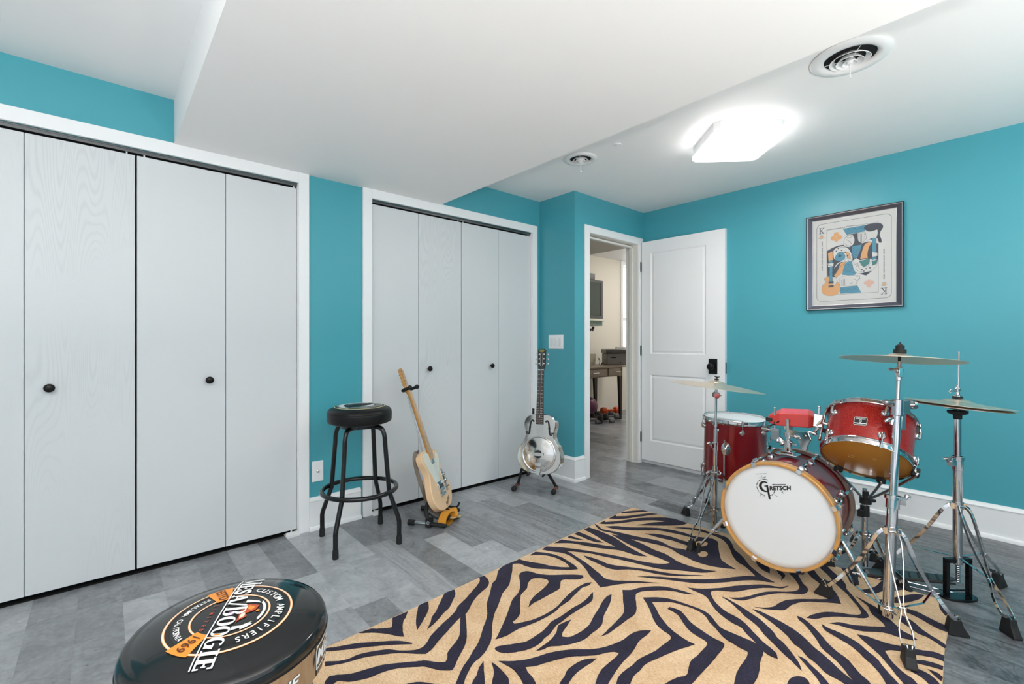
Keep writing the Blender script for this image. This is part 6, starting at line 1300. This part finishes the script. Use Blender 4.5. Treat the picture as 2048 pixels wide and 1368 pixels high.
b = MB(); b.cyl(RC - RN * .035, RC + RN * .0, .0052, n=14); b.cyl(RC + RN * .008, RC + RN * .024, .0215, n=28); b.cyl(RC + RN * .024, RC + RN * .039, .0150, n=24); b.cyl(RC + RN * .039, RC + RN * .045, .012, .006, n=16); b.cyl(RC + RN * .046, RC + RN * .052, .003, n=8); obj('felt_and_sleeve', b, rubber, cs, smooth=35, label='black felt, sleeve and top nut')
cymbal(RC - RN * .019, RN, .203, 'pale bronze cymbal on the tall stand, highest of the cymbals', bow=.014, bell=.042, bh=.012)
cz_ = .362; CP = at_z(cz_); collar((CP.x, CP.y), .0225, cz_, cs); CL = at_z(.075); 
lc = collar((CL.x, CL.y), .0215, .068, cs, 'lower_collar', .022)
feet = ((2.328, .628), (2.030, .292), (2.418, .205))
for f in feet:
    m = leg_pair((CP.x, CP.y), f, cz_, cs, footh=.06, footw=.042)
    d = (Vector((f[0], f[1], 0)) - Vector((CP.x, CP.y, 0))).normalized(); lat = Vector((-d.y, d.x, 0)); e = CL + d * .022; e.z = .068; b = MB(); mid = m.lerp(e, .35) + Vector((0, 0, -.022)) + d * .012
    b.tube([m + Vector((0, 0, -.004)), mid, e], 1, flat=(.011, .0022), lat=lat); obj('brace', b, chrome, cs, smooth=20)

# --- hi-hat stand
HB = Vector((2.765, .241, 0)); hh = thing('hi_hat_stand', 'chrome hi-hat stand with black foot pedal, near the right baseboard', 'cymbal stand', (2.765, .241, 0))
hx, hy = HB.x, HB.y; up_ = Vector((0, 0, 1))
obj('lower_tube', MB().cyl((hx, hy, .145), (hx, hy, .60), .0165, n=28), chrome, hh)
obj('upper_tube', MB().cyl((hx, hy, .58), (hx, hy, .775), .0125, n=28), chrome, hh)
obj('pull_rod', MB().cyl((hx, hy, .77), (hx + .004, hy - .004, 1.058), .0032, n=10), chrome, hh)
clamp((hx, hy, .585), up_, .0155, hh, -Rv, h=.06)
b = MB(frame((hx, hy, .768), (0, 0, 1))); b.lathe([(.0, 0), (.013, 0), (.015, .004), (.015, .018), (.024, .020), (.034, .026), (.035, .036), (.0, .038)], n=28); obj('cymbal_seat', b, rubber, hh, smooth=35)
b = MB(frame((hx, hy, .858), (0, 0, 1))); b.lathe([(.0, 0), (.018, 0), (.0175, .008), (0, .008)], n=24); obj('felt', b, rubber, hh)
b = MB(frame((hx, hy, .866), (0, 0, 1))); b.lathe([(.0, 0), (.014, .0), (.014, .004), (.008, .008), (.007, .018), (.011, .022), (.0115, .034), (.006, .040), (.006, .05), (0, .05)], n=24); cl = obj('clutch', b, chrome, hh, smooth=35)
b = MB(); q = Vector((hx, hy, .888)); b.cyl(q, q - Rv * .030 + Vector((0, 0, .002)), .0034, n=8); b.tube([q - Rv * .030 + Vector((0, 0, .008)), q - Rv * .036, q - Rv * .030 + Vector((0, 0, -.006))], .003, n=8); obj('clutch_screw', b, chrome, cl)
cymbal((hx, hy, .823), Vector((.060, -.062, 1)), .178, 'upper hi-hat cymbal, dome up, on the stand nearest the right edge', bow=.020, bell=.050, bh=.013, group='hi-hat cymbals')
cymbal((hx, hy, .832), Vector((.060, -.062, 1)), .178, 'lower hi-hat cymbal, dome down, under its twin at the right edge', flip=-1, bow=.014, bell=.050, bh=.010, group='hi-hat cymbals')
collar((hx, hy), .0205, .398, hh)
for f in ((2.548, .072), (3.030, .125), (2.787, .520)):
    m = leg_pair((hx, hy), f, .398, hh, footh=.065, footw=.036)
    d = (Vector((f[0], f[1], 0)) - HB).normalized(); e = HB + d * .020 + Vector((0, 0, .175)); b = MB(); b.tube([m, e], 1, flat=(.010, .0022), lat=Vector((-d.y, d.x, 0))); obj('brace', b, chrome, hh, smooth=20)
# pedal frame: black arch on a base plate, spring housing, footboard towards the drummer
fd = Vector((2.70 - 3.2, 0, 0)); gd = Vector((-.10, .995, 0)).normalized()
PF = frame((hx, hy, 0), (0, 0, 1), Rv)
b = MB(PF)
for s in (-1, 1): b.box((s * .048 - .007, -.010, .012), (s * .048 + .007, .010, .165))
b.box((-.055, -.010, .152), (.055, .010, .170)); b.prism(smooth_poly([(-.066, -.020), (-.03, -.040), (.03, -.042), (.066, -.022), (.064, .016), (.0, .024), (-.064, .016)], 3, 80), .001, .010); b.box((-.05, -.006, .030), (.05, .002, .036))
obj('pedal_frame', b, black_tube, hh, smooth=0, bevel=.002)
b = MB()
for i in range(9): b.torus((hx, hy, .072 + i * .008), (0, 0, 1), .0085, .0022, 16, 6)
b.cyl((hx, hy, .066), (hx, hy, .15), .004, n=10); obj('spring_chain', b, dim_chrome, hh)
FBa = Vector((hx + .005, hy + .012, .072)); FBb = Vector((hx - .07, hy + .31, .020)); fbd = (FBb - FBa)
b = MB(); FF = frame(FBa, Vector((0, 0, 1)) - fbd * (fbd.z / fbd.length_squared), fbd); FL = fbd.length
b.prism(smooth_poly([(0, -.012), (.04, -.030), (.16, -.042), (FL - .05, -.040), (FL, -.030), (FL, .030), (FL - .05, .040), (.16, .042), (.04, .030), (0, .012)], 3, 70), -.004, .004, FF); fbo = obj('footboard', b, mat('dark_steel_board', (.10, .10, .105), .32, metal=.8), hh, smooth=30)
b = MB(FF); 
for k in range(7): b.box((.05 + k * .032, -.030, .004), (.058 + k * .032, .030, .0055))
b.box((0, -.034, -.010), (FL, -.028, -.004)); b.box((0, .028, -.010), (FL, .034, -.004)); obj('footboard_grip', b, rubber, fbo, smooth=0)
b = MB(); b.cbox((FBb.x - .006, FBb.y + .02, .010), (.075, .05, .018)); obj('heel_plate', b, rubber, hh, bevel=.004)
b = MB(); 
for s in (-1, 1): b.cyl(Vector((hx, hy, .007)) + Rv * .045 * s, FBb + Rv * .028 * s + Vector((0, 0, -.008)), .0028, n=8)
obj('radius_rods', b, chrome, hh)

# --- left stand with the large ride cymbal
LB = Vector((2.645, 1.247, .018)); LT = Vector((2.655, 1.240, .838)); ld = (LT - LB).normalized(); lz = lambda z: LB + ld * ((z - LB.z) / ld.z)
ls = thing('cymbal_stand', 'chrome cymbal stand between the bass drum and the floor tom', 'cymbal stand', (2.645, 1.247, 0))
obj('lower_tube', MB().cyl(lz(.030), lz(.385), .0145, n=24), chrome, ls); obj('middle_tube', MB().cyl(lz(.375), lz(.60), .0105, n=24), chrome, ls); obj('upper_rod', MB().cyl(lz(.59), lz(.80), .0062, n=18), chrome, ls)
clamp(lz(.505), ld, .0105, ls, -Rv, h=.05); clamp(lz(.635), ld, .0075, ls, -Rv, h=.04)
b = MB(); b.lathe([(0, .001), (.015, .001), (.0155, .02), (.0128, .03)], frame((LB.x, LB.y, 0), (0, 0, 1)), 18); obj('base_cap', b, rubber, ls)
b = MB(); b.cyl(lz(.795) - Fv * .012, lz(.795) + Fv * .012, .0185, n=22); b.cyl(lz(.795), lz(.795) + Rv * .030 - Vector((0, 0, .004)), .0035, n=8); b.cyl(lz(.78), lz(.83), .0075, n=12); obj('tilter', b, chrome, ls, smooth=35)
CN = Vector((.12 * .751, -.12 * .66, .99)).normalized(); CC = lz(.862)
b = MB(); b.cyl(CC - CN * .03, CC + CN * .026, .004, n=10); b.cyl(CC - CN * .022, CC - CN * .008, .015, n=20); b.cyl(CC + CN * .018, CC + CN * .026, .012, n=18); b.cyl(CC + CN * .026, CC + CN * .040, .0045, n=8); b.tube([CC + CN * .034 - Rv * .014 + Vector((0, 0, .008)), CC + CN * .032, CC + CN * .034 + Rv * .014 + Vector((0, 0, .004))], .0028, n=8); obj('wing_nut_and_felt', b, rubber, ls, smooth=35)
cymbal(CC - CN * .022, CN, .254, 'wide pale cymbal at the left of the kit, in front of the door', bow=.022)
collar((lz(.35).x, lz(.35).y), .0165, .352, ls); collar((lz(.13).x, lz(.13).y), .0155, .140, ls, 'lower_collar', .02)
for f in ((2.790, 1.505), (2.310, 1.215), (2.87, .985)):
    m = leg_pair((LB.x, LB.y), f, .352, ls, footh=.05, footw=.032)
    d = (Vector((f[0], f[1], 0)) - Vector((LB.x, LB.y, 0))).normalized(); e = Vector((LB.x, LB.y, .140)) + d * .018; b = MB(); b.tube([m, e], 1, flat=(.009, .0022), lat=Vector((-d.y, d.x, 0))); obj('brace', b, chrome, ls, smooth=20)

# --- snare stand behind the bass drum, its basket gripping the rack tom
SB = Vector((2.735, .560, 0)); ss = thing('snare_stand', 'low stand with a black basket clamp under the rack tom', 'drum stand', (SB.x, SB.y, 0))
obj('lower_tube', MB().cyl((SB.x, SB.y, .03), (SB.x, SB.y, .30), .0125, n=22), chrome, ss); obj('upper_tube', MB().cyl((SB.x, SB.y, .28), (SB.x, SB.y, .40), .0095, n=18), dim_chrome, ss)
b = MB(); b.cyl((SB.x, SB.y, .270), (SB.x, SB.y, .318), .019, n=16); b.cbox((SB.x - .018, SB.y + .01, .285), (.03, .025, .03)); obj('height_clamp', b, rubber, ss, smooth=35)
hubp = Vector((SB.x - .01, SB.y - .005, .345)); b = MB(); b.cyl(hubp - Vector((0, 0, .012)), hubp + Vector((0, 0, .020)), .024, n=20); b.cyl(hubp + Rv * .02, hubp + Rv * .045, .008, n=10); b.cyl(hubp + Vector((0, 0, .02)), hubp + Vector((0, 0, .045)), .013, n=16); hb_ = obj('basket_hub', b, rubber, ss, smooth=35)
for an in (168, 112, 50):
    a = radians(an); loc = Vector(((TR + .012) * cos(a), (TR + .012) * sin(a), .0)); g = TM @ loc
    pth = [hubp, hubp.lerp(g, .5) + Vector((0, 0, -.012)), g - TU * .020, g - TU * .004]
    b = MB(); b.tube(bez(pth, 5), .0058, n=10); ar = obj('basket_arm', b, dim_chrome, ss, smooth=40)
    b = MB(); b.cbox((0, 0, 0), (.026, .030, .034), frame(g - TU * .004, TU, g - TB)); obj('rubber_grip', b, rubber, ar, bevel=.004)
for f in ((2.655, .700), (2.935, .560), (2.660, .395)):
    m = leg_pair((SB.x, SB.y), f, .185, ss, footh=.04, footw=.032)
collar((SB.x, SB.y), .016, .185, ss)
# ------------------------------------------------------------------ framed card print on the right wall (millimetres from its centre)
PO_S= [('g',[(-144,78),(-105,98),(-51,106),(-19,85),(2,94),(52,99),(84,106),(136,86),(136,-18),(84,-5),(22,-9),(-19,0),(-79,-9),(-105,-50),(-108,-95),(-141,-98),(-144,-13)]),('w',[(-108,73),(-84,95),(-51,99),(-19,72),(-3,32),(2,0),(-19,-4),(-51,-3),(-95,10),(-108,34)]),('o',[(-139,61),(-112,73),(-109,12),(-135,-1)]),('o',[(-38,62),(-19,47),(-9,11),(-27,7)]),('b',[(-99,26),(-90,44),(-76,62),(-51,58),(-40,31),(-43,9),(-68,0),(-90,6)]),('b',[(-52,214),(74,216),(66,177),(-32,173)]),('g',[(-30,169),(27,172),(32,121),(52,99),(2,82),(-19,91),(2,107),(7,144)]),('w',[(-48,115),(-40,152),(-19,170),(2,164),(12,130),(2,98),(-19,88),(-40,95)]),('w',[(29,171),(66,171),(76,132),(52,102),(32,121)]),('g',[(62,196),(74,216),(104,220),(143,215),(159,203),(161,184),(149,162),(145,139),(154,107),(154,89),(143,91),(133,123),(104,115),(74,133),(84,168)]),('w',[(68,189),(84,174),(104,171),(133,178),(135,153),(128,123),(104,125),(79,113),(74,145)]),('b',[(107,124),(127,124),(128,62),(129,-11),(104,-17),(106,41)]),('o',[(68,93),(89,102),(106,100),(89,69),(81,20),(84,-2),(42,-2),(52,49)]),('b',[(-3,89),(52,93),(42,51),(22,-3),(2,19)]),('w',[(104,36),(133,28),(134,7),(108,4)]),('w',[(2,-6),(22,7),(47,-12),(32,-26),(12,-27),(-19,-7),(-30,-21),(-48,-3),(-27,15),(-3,-2)]),('g',[(-144,-7),(-116,-4),(-105,-50),(-68,-10),(-40,-13),(-56,-69),(-90,-107),(-141,-98)]),('o',[(-68,-16),(-38,-7),(-56,-75),(-90,-110),(-105,-96),(-84,-66)]),('b',[(-38,-20),(-3,-6),(2,-44),(22,-90),(7,-104),(-56,-94)]),('w',[(-3,-12),(22,-28),(42,-68),(74,-96),(42,-99),(12,-77)]),('w',[(27,-28),(47,-44),(84,-54),(104,-20),(133,-24),(128,-60),(94,-86),(62,-92),(42,-68)]),('t',[(37,-14),(94,-6),(89,-36),(62,-58),(47,-37)]),('t',[(104,-23),(135,-18),(128,-44),(108,-51)]),('g',[(37,-98),(104,-87),(74,-112)]),('o',[(-176,-193),(-169,-154),(-149,-136),(-161,-116),(-155,-103),(-135,-102),(-119,-114),(-95,-116),(-84,-136),(-70,-163),(-70,-202),(-90,-226),(-127,-231),(-161,-220)]),('w',[(-108,-115),(-90,-113),(-87,-136),(-105,-167),(-113,-146)]),('b',[(-128,11),(-112,12),(-113,-134),(-131,-132)]),('w',[(-141,-7),(-105,-8),(-108,-31),(-138,-33)]),('g',[(-135,-131),(-106,-131),(-106,-144),(-135,-144)]),('g',[(-135,-161),(-106,-160),(-106,-173),(-135,-174)]),('w',[(-73,-118),(-35,-103),(22,-106),(42,-111),(22,-159),(2,-173),(-40,-172),(-70,-163)]),('b',[(-68,-180),(27,-175),(47,-221),(-68,-221)])]
PO_L= [[(-52,214),(-30,229),(74,216)],[(-144,221),(-52,221)],[(-51,214),(-32,173),(66,177)],[(-40,152),(-27,162),(2,164)],[(-32,138),(-14,122),(-3,102)],[(-43,114),(-27,96),(2,94)],[(-30,156),(-19,148),(2,154)],[(34,167),(36,123)],[(42,166),(43,113)],[(50,166),(51,105)],[(57,166),(58,110)],[(66,165),(68,121)],[(2,76),(22,54),(42,72)],[(2,60),(22,38),(42,57)],[(2,44),(22,22),(42,41)],[(5,25),(22,7),(38,23)],[(-35,-33),(-19,-26),(-1,-44)],[(-40,-48),(-19,-42),(5,-60)],[(-46,-64),(-19,-57),(10,-76)],[(-48,-79),(-19,-73),(12,-92)],[(-24,86),(-11,77),(-14,59),(-3,45),(-6,26)],[(7,-26),(22,-40),(17,-65),(32,-79)],[(-27,194),(-19,208),(-11,194)],[(5,198),(15,208),(22,194)],[(37,198),(47,209),(55,195)],[(-60,-203),(-51,-191),(-43,-204)],[(-30,-202),(-19,-190),(-11,-203)],[(2,-201),(10,-190),(20,-203)],[(-68,-128),(-68,-164)],[(-60,-126),(-60,-166)],[(-51,-124),(-51,-168)],[(-43,-123),(-41,-169)],[(-14,-156),(2,-154)],[(22,-115),(37,-114),(42,-130),(27,-138)],[(12,-130),(27,-144),(22,-162)],[(-19,0),(-144,-98)],[(-108,73),(-105,11)],[(-144,78),(-84,98),(-19,85)],[(52,-1),(136,0)],[(-135,12),(-135,-1),(-138,-20),(-108,-31)]]
PO_D= [(-79,86),(-60,71),(-90,70),(-40,53),(-27,29),(52,-72),(74,-68),(94,-65),(47,-87),(62,-83)]
PO_C= [('o',-90,166,35),('p',89,-166,29),('k',-70,35,10)]
PO_T= [(-173,148,-173,-55),(167,47,167,-146)]

PC = Vector((XR, .8335, 1.647)); PMt = Matrix(((0, 0, -1, XR), (-1, 0, 0, PC.y), (0, 1, 0, PC.z), (0, 0, 0, 1)))   # x right, y up, z into the room
pr = thing('framed_print', 'framed king of clubs playing-card print with guitars, above the drum kit', 'picture', tuple(PC))
fm = mat('pewter_frame', srgb(86, 88, 100), .28, metal=.55); fk = mat('black_frame_edge', srgb(22, 24, 30), .4)
ow, oh, pw, ph_ = .2665, .327, .2275, .2945
def ringframe(mb, w0, h0, z0, w1, h1, z1):
    vs = [(-w0, -h0, z0), (w0, -h0, z0), (w0, h0, z0), (-w0, h0, z0), (-w1, -h1, z1), (w1, -h1, z1), (w1, h1, z1), (-w1, h1, z1)]
    mb.add(vs, [(i, (i + 1) % 4, 4 + (i + 1) % 4, 4 + i) for i in range(4)])
b = MB(PMt); ringframe(b, ow, oh, .001, ow, oh, .024); b.add([(-ow, -oh, .001), (ow, -oh, .001), (ow, oh, .001), (-ow, oh, .001)], [(0, 1, 2, 3)]); ringframe(b, ow, oh, .024, ow - .005, oh - .005, .0255)
b.cur = 1; ringframe(b, ow - .005, oh - .005, .0255, ow - .009, oh - .009, .023); b.cur = 2; ringframe(b, ow - .009, oh - .009, .023, pw + .002, ph_ + .002, .011); b.cur = 1; ringframe(b, pw + .002, ph_ + .002, .011, pw, ph_, .0105); b.cur = 0; ringframe(b, pw, ph_, .0105, pw, ph_, .006)
frm = obj('frame', b, [fk, mat('silver_fillet', srgb(200, 200, 205), .3, metal=.6), fm], pr, smooth=0)
paper = mat('print_paper', srgb(240, 240, 238), .6); c_o = mat('apricot_ink', srgb(240, 186, 134), .6); c_b = mat('sky_blue_ink', srgb(98, 164, 192), .6); c_g = mat('slate_ink', srgb(88, 92, 104), .6); c_t = mat('teal_ink', srgb(90, 150, 150), .6); c_p = mat('pink_ink', srgb(238, 200, 184), .6)
b = MB(PMt); b.box((-pw, -ph_, .002), (pw, ph_, .0062)); 
IX = {'w': 0, 'o': 1, 'b': 2, 'g': 3, 't': 4, 'p': 5, 'k': 6}
zc = .0064
def line(pts, w_=.0016, mi=3, z=None):
    global zc
    b.cur = mi; zc += .000004
    for i in range(len(pts) - 1):
        a = Vector(pts[i]); e = Vector(pts[i + 1]); d = (e - a).normalized(); n = Vector((-d.y, d.x)) * w_ / 2; a = a - d * w_ * .3; e = e + d * w_ * .3
        b.add([(a.x - n.x, a.y - n.y, zc), (e.x - n.x, e.y - n.y, zc), (e.x + n.x, e.y + n.y, zc), (a.x + n.x, a.y + n.y, zc)], [(0, 1, 2, 3)])
def rrect(x0, y0, x1, y1, r, n=8):
    out = []
    for cx_, cy_, a0 in ((x1 - r, y1 - r, 0), (x0 + r, y1 - r, 90), (x0 + r, y0 + r, 180), (x1 - r, y0 + r, 270)):
        for i in range(n + 1): a = radians(a0 + 90 * i / n); out.append((cx_ + r * cos(a), cy_ + r * sin(a)))
    return out
rr_ = rrect(-.205, -.266, .204, .268, .030); line(rr_ + [rr_[0]], .002)
line([(-.145, -.226), (.138, -.226), (.138, .224), (-.145, .224), (-.145, -.226)], .0014)
for k, pts in PO_S:
    P = smooth_poly([(x / 1000, y / 1000) for x, y in pts], 3, 55); zc += .00001; b.cur = IX[k]; b.flatpoly(P, zc); line(P + [P[0]], .0009)
for pts in PO_L: line([(x / 1000, y / 1000) for x, y in pts], .0016)
for x, y in PO_D: zc += .000005; b.cur = 3; b.add([(x / 1000 + .0042 * cos(q * pi / 4), y / 1000 + .0042 * sin(q * pi / 4), zc) for q in range(8)], [tuple(range(8))])
def club(k, x, y, r, flip=1):
    global zc
    zc += .00001; b.cur = IX[k]
    for dx, dy in ((-.5, -.18), (.5, -.18), (0, .5)):
        zc += .000002; b.add([(x + (dx + .44 * cos(q * pi / 10)) * r, y + flip * (dy + .44 * sin(q * pi / 10)) * r, zc) for q in range(20)], [tuple(range(20))])
    zc += .000002; b.add([(x - .12 * r, y, zc), (x + .12 * r, y, zc), (x + .3 * r, y - flip * .9 * r, zc), (x - .3 * r, y - flip * .9 * r, zc)], [(0, 1, 2, 3)])
for (k, x, y, r), fl in zip(PO_C, (1, -1, 1)): club('g' if k == 'k' else k, x / 1000, y / 1000, abs(r) / 1000, fl)
def bigK(cx_, cy_, s):
    h = .024
    for (x0, y0, x1, y1, w_) in ((-.008, -h * .8, -.008, h * .8, .0048), (-.006, -.002, .012, h * .78, .0026), (-.003, .003, .011, -h * .78, .0052), (-.014, h * .8, -.002, h * .8, .0022), (-.014, -h * .8, -.002, -h * .8, .0022), (.007, h * .8, .017, h * .8, .0022), (.005, -h * .8, .018, -h * .8, .0022)):
        line([(cx_ + s * x0, cy_ + s * y0), (cx_ + s * x1, cy_ + s * y1)], w_)
bigK(-.177, .222, 1); bigK(.168, -.222, -1)
for sx, sy, s in ((-.177, .178, 1), (.168, -.178, -1)):
    zc += .00001; b.cur = 1; b.flatpoly([(sx - .012, sy), (sx, sy + .011), (sx + .012, sy), (sx, sy - .009)], zc); line([(sx - .02, sy - .004), (sx - .01, sy - .009), (sx, sy - .012), (sx + .01, sy - .009), (sx + .02, sy - .004)], .0013); line([(sx - .012, sy + .006), (sx, sy + .014), (sx + .012, sy + .006)], .0012)
for x0, y0, x1, y1 in PO_T:
    n = 34
    for i in range(n):
        if i % 7 == 6: continue
        y = (y0 + (y1 - y0) * (i + .5) / n) / 1000; line([(x0 / 1000 - .002, y), (x0 / 1000 + .002, y)], abs(y1 - y0) / 1000 / n * .6)
obj('card_print', b, [paper, c_o, c_b, c_g, c_t, c_p, print_ink], pr, smooth=0)
b = MB(PMt); b.box((-pw + .001, -ph_ + .001, .0085), (pw - .001, ph_ - .001, .0100)); obj('glazing', b, mat('clear_glazing', (1, 1, 1), .02, trans=1, ior=1.25), pr, smooth=0)

# ------------------------------------------------------------------ next room
espresso = mat('grey_brown_desk', srgb(128, 114, 98), .35); dkleg = mat('dark_espresso', srgb(44, 36, 30), .4)
dk = thing('desk', 'dark brown writing desk against the far wall of the next room', 'desk', (5.1, 4.2, 0))
b = MB().box((4.55, 3.93, .742), (5.68, 4.47, .765)); obj('desktop', b, espresso, dk, bevel=.003)
b = MB(); b.box((4.60, 3.955, .620), (5.57, 3.975, .742)); b.box((4.60, 4.43, .62), (5.57, 4.45, .742)); b.box((5.55, 3.955, .62), (5.57, 4.45, .742)); obj('apron', b, espresso, dk)
for x0, x1 in ((4.66, 5.20), (5.235, 5.50)):
    b = MB().box((x0, 3.938, .632), (x1, 3.955, .734)); dr = obj('drawer', b, espresso, dk, bevel=.003)
    b = MB(); xm = (x0 + x1) / 2 + (.04 if x0 > 5 else 0); b.cyl((xm - .06, 3.915, .683), (xm + .06, 3.915, .683), .006, n=10); b.cyl((xm - .05, 3.938, .683), (xm - .05, 3.915, .683), .004, n=8); b.cyl((xm + .05, 3.938, .683), (xm + .05, 3.915, .683), .004, n=8); obj('drawer_pull', b, chrome, dr)
for x, y, dx in ((4.63, 3.975, 1), (5.535, 3.975, -1), (4.63, 4.42, 1), (5.535, 4.42, -1)):
    b = MB(); vs = [(x - .035, y - .02, .62), (x + .035, y - .02, .62), (x + .035, y + .02, .62), (x - .035, y + .02, .62)]; k = x - dx * .015
    vs += [(k - .015, y - .014, 0), (k + .015, y - .014, 0), (k + .015, y + .014, 0), (k - .015, y + .014, 0)]
    b.add(vs, [(0, 1, 2, 3), (4, 7, 6, 5)] + [(i, (i + 1) % 4, 4 + (i + 1) % 4, 4 + i) for i in range(4)]); obj('leg', b, dkleg, dk, smooth=0)
b = MB(); vs = [(5.02, 4.20, .62), (5.11, 4.20, .62), (5.11, 4.24, .62), (5.02, 4.24, .62), (5.035, 4.20, 0), (5.085, 4.20, 0), (5.085, 4.24, 0), (5.035, 4.24, 0)]; b.add(vs, [(0, 1, 2, 3), (4, 7, 6, 5)] + [(i, (i + 1) % 4, 4 + (i + 1) % 4, 4 + i) for i in range(4)]); obj('leg', b, dkleg, dk, smooth=0)  # dark chair-leg shape under the desk, built as an extra desk leg
pt_ = thing('printer', 'dark grey printer standing on the right end of the desk', 'printer', (5.52, 4.15, .766)); gp = mat('dark_grey_plastic', srgb(112, 110, 106), .4); gp2 = mat('charcoal_plastic', srgb(78, 77, 74), .35)
PFm = frame((5.455, 4.15, .766), (0, 0, 1), (.79, -.61, 0))
b = MB(PFm).box((.012, .01, .001), (.31, .30, .169)); obj('housing', b, gp, pt_, bevel=.012)
b = MB(PFm).box((0, 0, .170), (.325, .31, .232)); obj('scanner_lid', b, gp2, pt_, bevel=.010)
b = MB(PFm).box((.075, .006, .102), (.145, .011, .118)); obj('control_strip', b, rubber, pt_)
b = MB(PFm).box((.20, .006, .036), (.215, .011, .045)); obj('power_button', b, rubber, pt_)
pb = mat('white_paper', srgb(222, 222, 218), .6); b = MB(); b.prism(smooth_poly([(5.66, 4.12), (5.80, 4.02), (5.86, 4.12), (5.74, 4.20)], 3, 20), .9985, 1.03); tag(obj('paper_stack', b, pb), 'small stack of paper on top of the grey printer', 'paper')
b = MB(frame((5.36, 4.42, .766), (0, -.12, 1), (1, 0, 0))); b.box((-.02, -.004, 0), (.17, .0, .16)); tag(obj('photo_card', b, mat('beige_card', srgb(202, 194, 174), .6), smooth=0), 'beige card leaning on the wall beside the printer', 'card')
b = MB(); b.lathe([(.016, 0), (.017, .045), (.012, .05), (0, .052)], frame((5.26, 4.2, .766), (0, 0, 1)), 14); tag(obj('glass_jar', b, mat('clear_jar', (.9, .85, .8), .1, trans=.7)), 'small clear jar on the desk left of the card', 'jar')
b = MB(); b.tube([(5.38, 4.22, .768), (5.40, 4.22, .83), (5.37, 4.22, .865)], .008, n=8); b.cyl((5.38, 4.2, .766), (5.46, 4.22, .80), .012, n=10); b.ball((5.375, 4.22, .86), .016, 10); tag(obj('desk_ornament', b, chrome), 'little chrome ornament on the desk before the card', 'ornament')
# television on a wall arm
tv = thing('television', 'flat television on a wall arm, seen through the doorway', 'television', (4.95, 4.1, 1.41)); tb = mat('grey_gloss_bezel', srgb(96, 100, 98), .25); tsn = mat('dark_green_screen', srgb(70, 84, 80), .18, coat=.3)
b = MB().box((4.45, 4.10, 1.425), (5.318, 4.15, 1.965)); obj('cabinet', b, tb, tv, bevel=.006)
b = MB().box((4.49, 4.096, 1.47), (5.235, 4.102, 1.93)); obj('screen', b, tsn, tv)
b = MB().box((5.243, 4.095, 1.47), (5.262, 4.101, 1.93)); obj('speaker_strip', b, rubber, tv)
b = MB().box((4.7, 4.15, 1.62), (4.9, 4.499, 1.76)); obj('wall_arm', b, rubber, tv)
b = MB().box((4.9, 4.11, 1.966), (5.150, 4.16, 2.05)); tag(obj('webcam_bar', b, gp2, bevel=.004), 'black box sitting on top of the television', 'box')
sf = thing('glass_shelf', 'small greenish glass shelf under the television', 'shelf', (5.1, 4.25, 1.31)); b = MB().box((4.7, 4.05, 1.385), (5.28, 4.30, 1.395)); obj('shelf_pane', b, mat('green_glass', srgb(150, 176, 164), .1), sf)
b = MB(); b.box((4.8, 4.08, 1.325), (5.275, 4.30, 1.385)); obj('media_box', b, mat('grey_green_box', srgb(140, 158, 148), .4), sf); b = MB(); b.tube([(4.98, 4.2, 1.30), (5.10, 4.15, 1.26), (5.22, 4.2, 1.28), (5.15, 4.499, 1.30)], .012, n=8); b.cyl((5.05, 4.18, 1.25), (5.09, 4.18, 1.31), .025, n=12); b.cyl((5.17, 4.18, 1.26), (5.2, 4.18, 1.31), .018, n=12); obj('shelf_bracket', b, gp2, sf)
# exercise things on the floor
b = MB(); b.ball((5.03, 4.12, .225), .118, 32); b.cyl((5.03, 4.0, .225), (5.03, 4.012, .225), .008, n=10)
tag(obj('exercise_ball', b, mat('plum_vinyl', srgb(110, 60, 84), .35), smooth=60), 'plum exercise ball resting on the dumbbells under the desk', 'ball')
def dumbbell(c, d, L, R, mt, label, hexa=8):
    c = Vector(c); d = Vector((d[0], d[1], 0)).normalized(); t = thing('dumbbell', label, 'dumbbell', (c.x, c.y, 0), group='dumbbells on the next room floor')
    b = MB(); b.cyl(c - d * L * .5, c + d * L * .5, R * .36, n=14); h = obj('handle', b, mt[0], t)
    for s in (-1, 1):
        b = MB(); b.cyl(c + d * s * L * .22, c + d * s * L * .26, R * .8, R, n=hexa); b.cyl(c + d * s * L * .26, c + d * s * L * .46, R, n=hexa); b.cyl(c + d * s * L * .46, c + d * s * L * .5, R, R * .75, n=hexa); obj('weight', b, mt[1], t, smooth=20, bevel=.004)
m_or = mat('orange_vinyl', srgb(222, 92, 38), .4); m_gr = mat('grey_vinyl', srgb(108, 110, 114), .4); m_bk = mat('black_vinyl_coat', srgb(26, 26, 30), .4)
dumbbell((5.00, 4.02, .058), (.45, -.9), .26, .056, (chrome, m_bk), 'black dumbbell with a chrome handle, furthest left under the desk')
dumbbell((5.17, 4.06, .058), (.45, -.9), .26, .056, (chrome, m_bk), 'black dumbbell with a chrome handle, right of the plum ball')
dumbbell((5.56, 4.16, .105), (.9, -.35), .30, .050, (m_or, m_or), 'orange dumbbell on top at the right')
dumbbell((5.42, 4.06, .043), (.75, -.65), .26, .042, (m_gr, m_gr), 'grey dumbbell on the floor below the orange one')
dumbbell((5.10, 3.90, .030), (.9, -.3), .30, .029, (m_gr, m_gr), 'slim grey dumbbell lying in front of the black pair')
dumbbell((5.60, 4.28, .043), (.9, -.35), .26, .042, (m_gr, m_gr), 'grey dumbbell carrying the orange one')
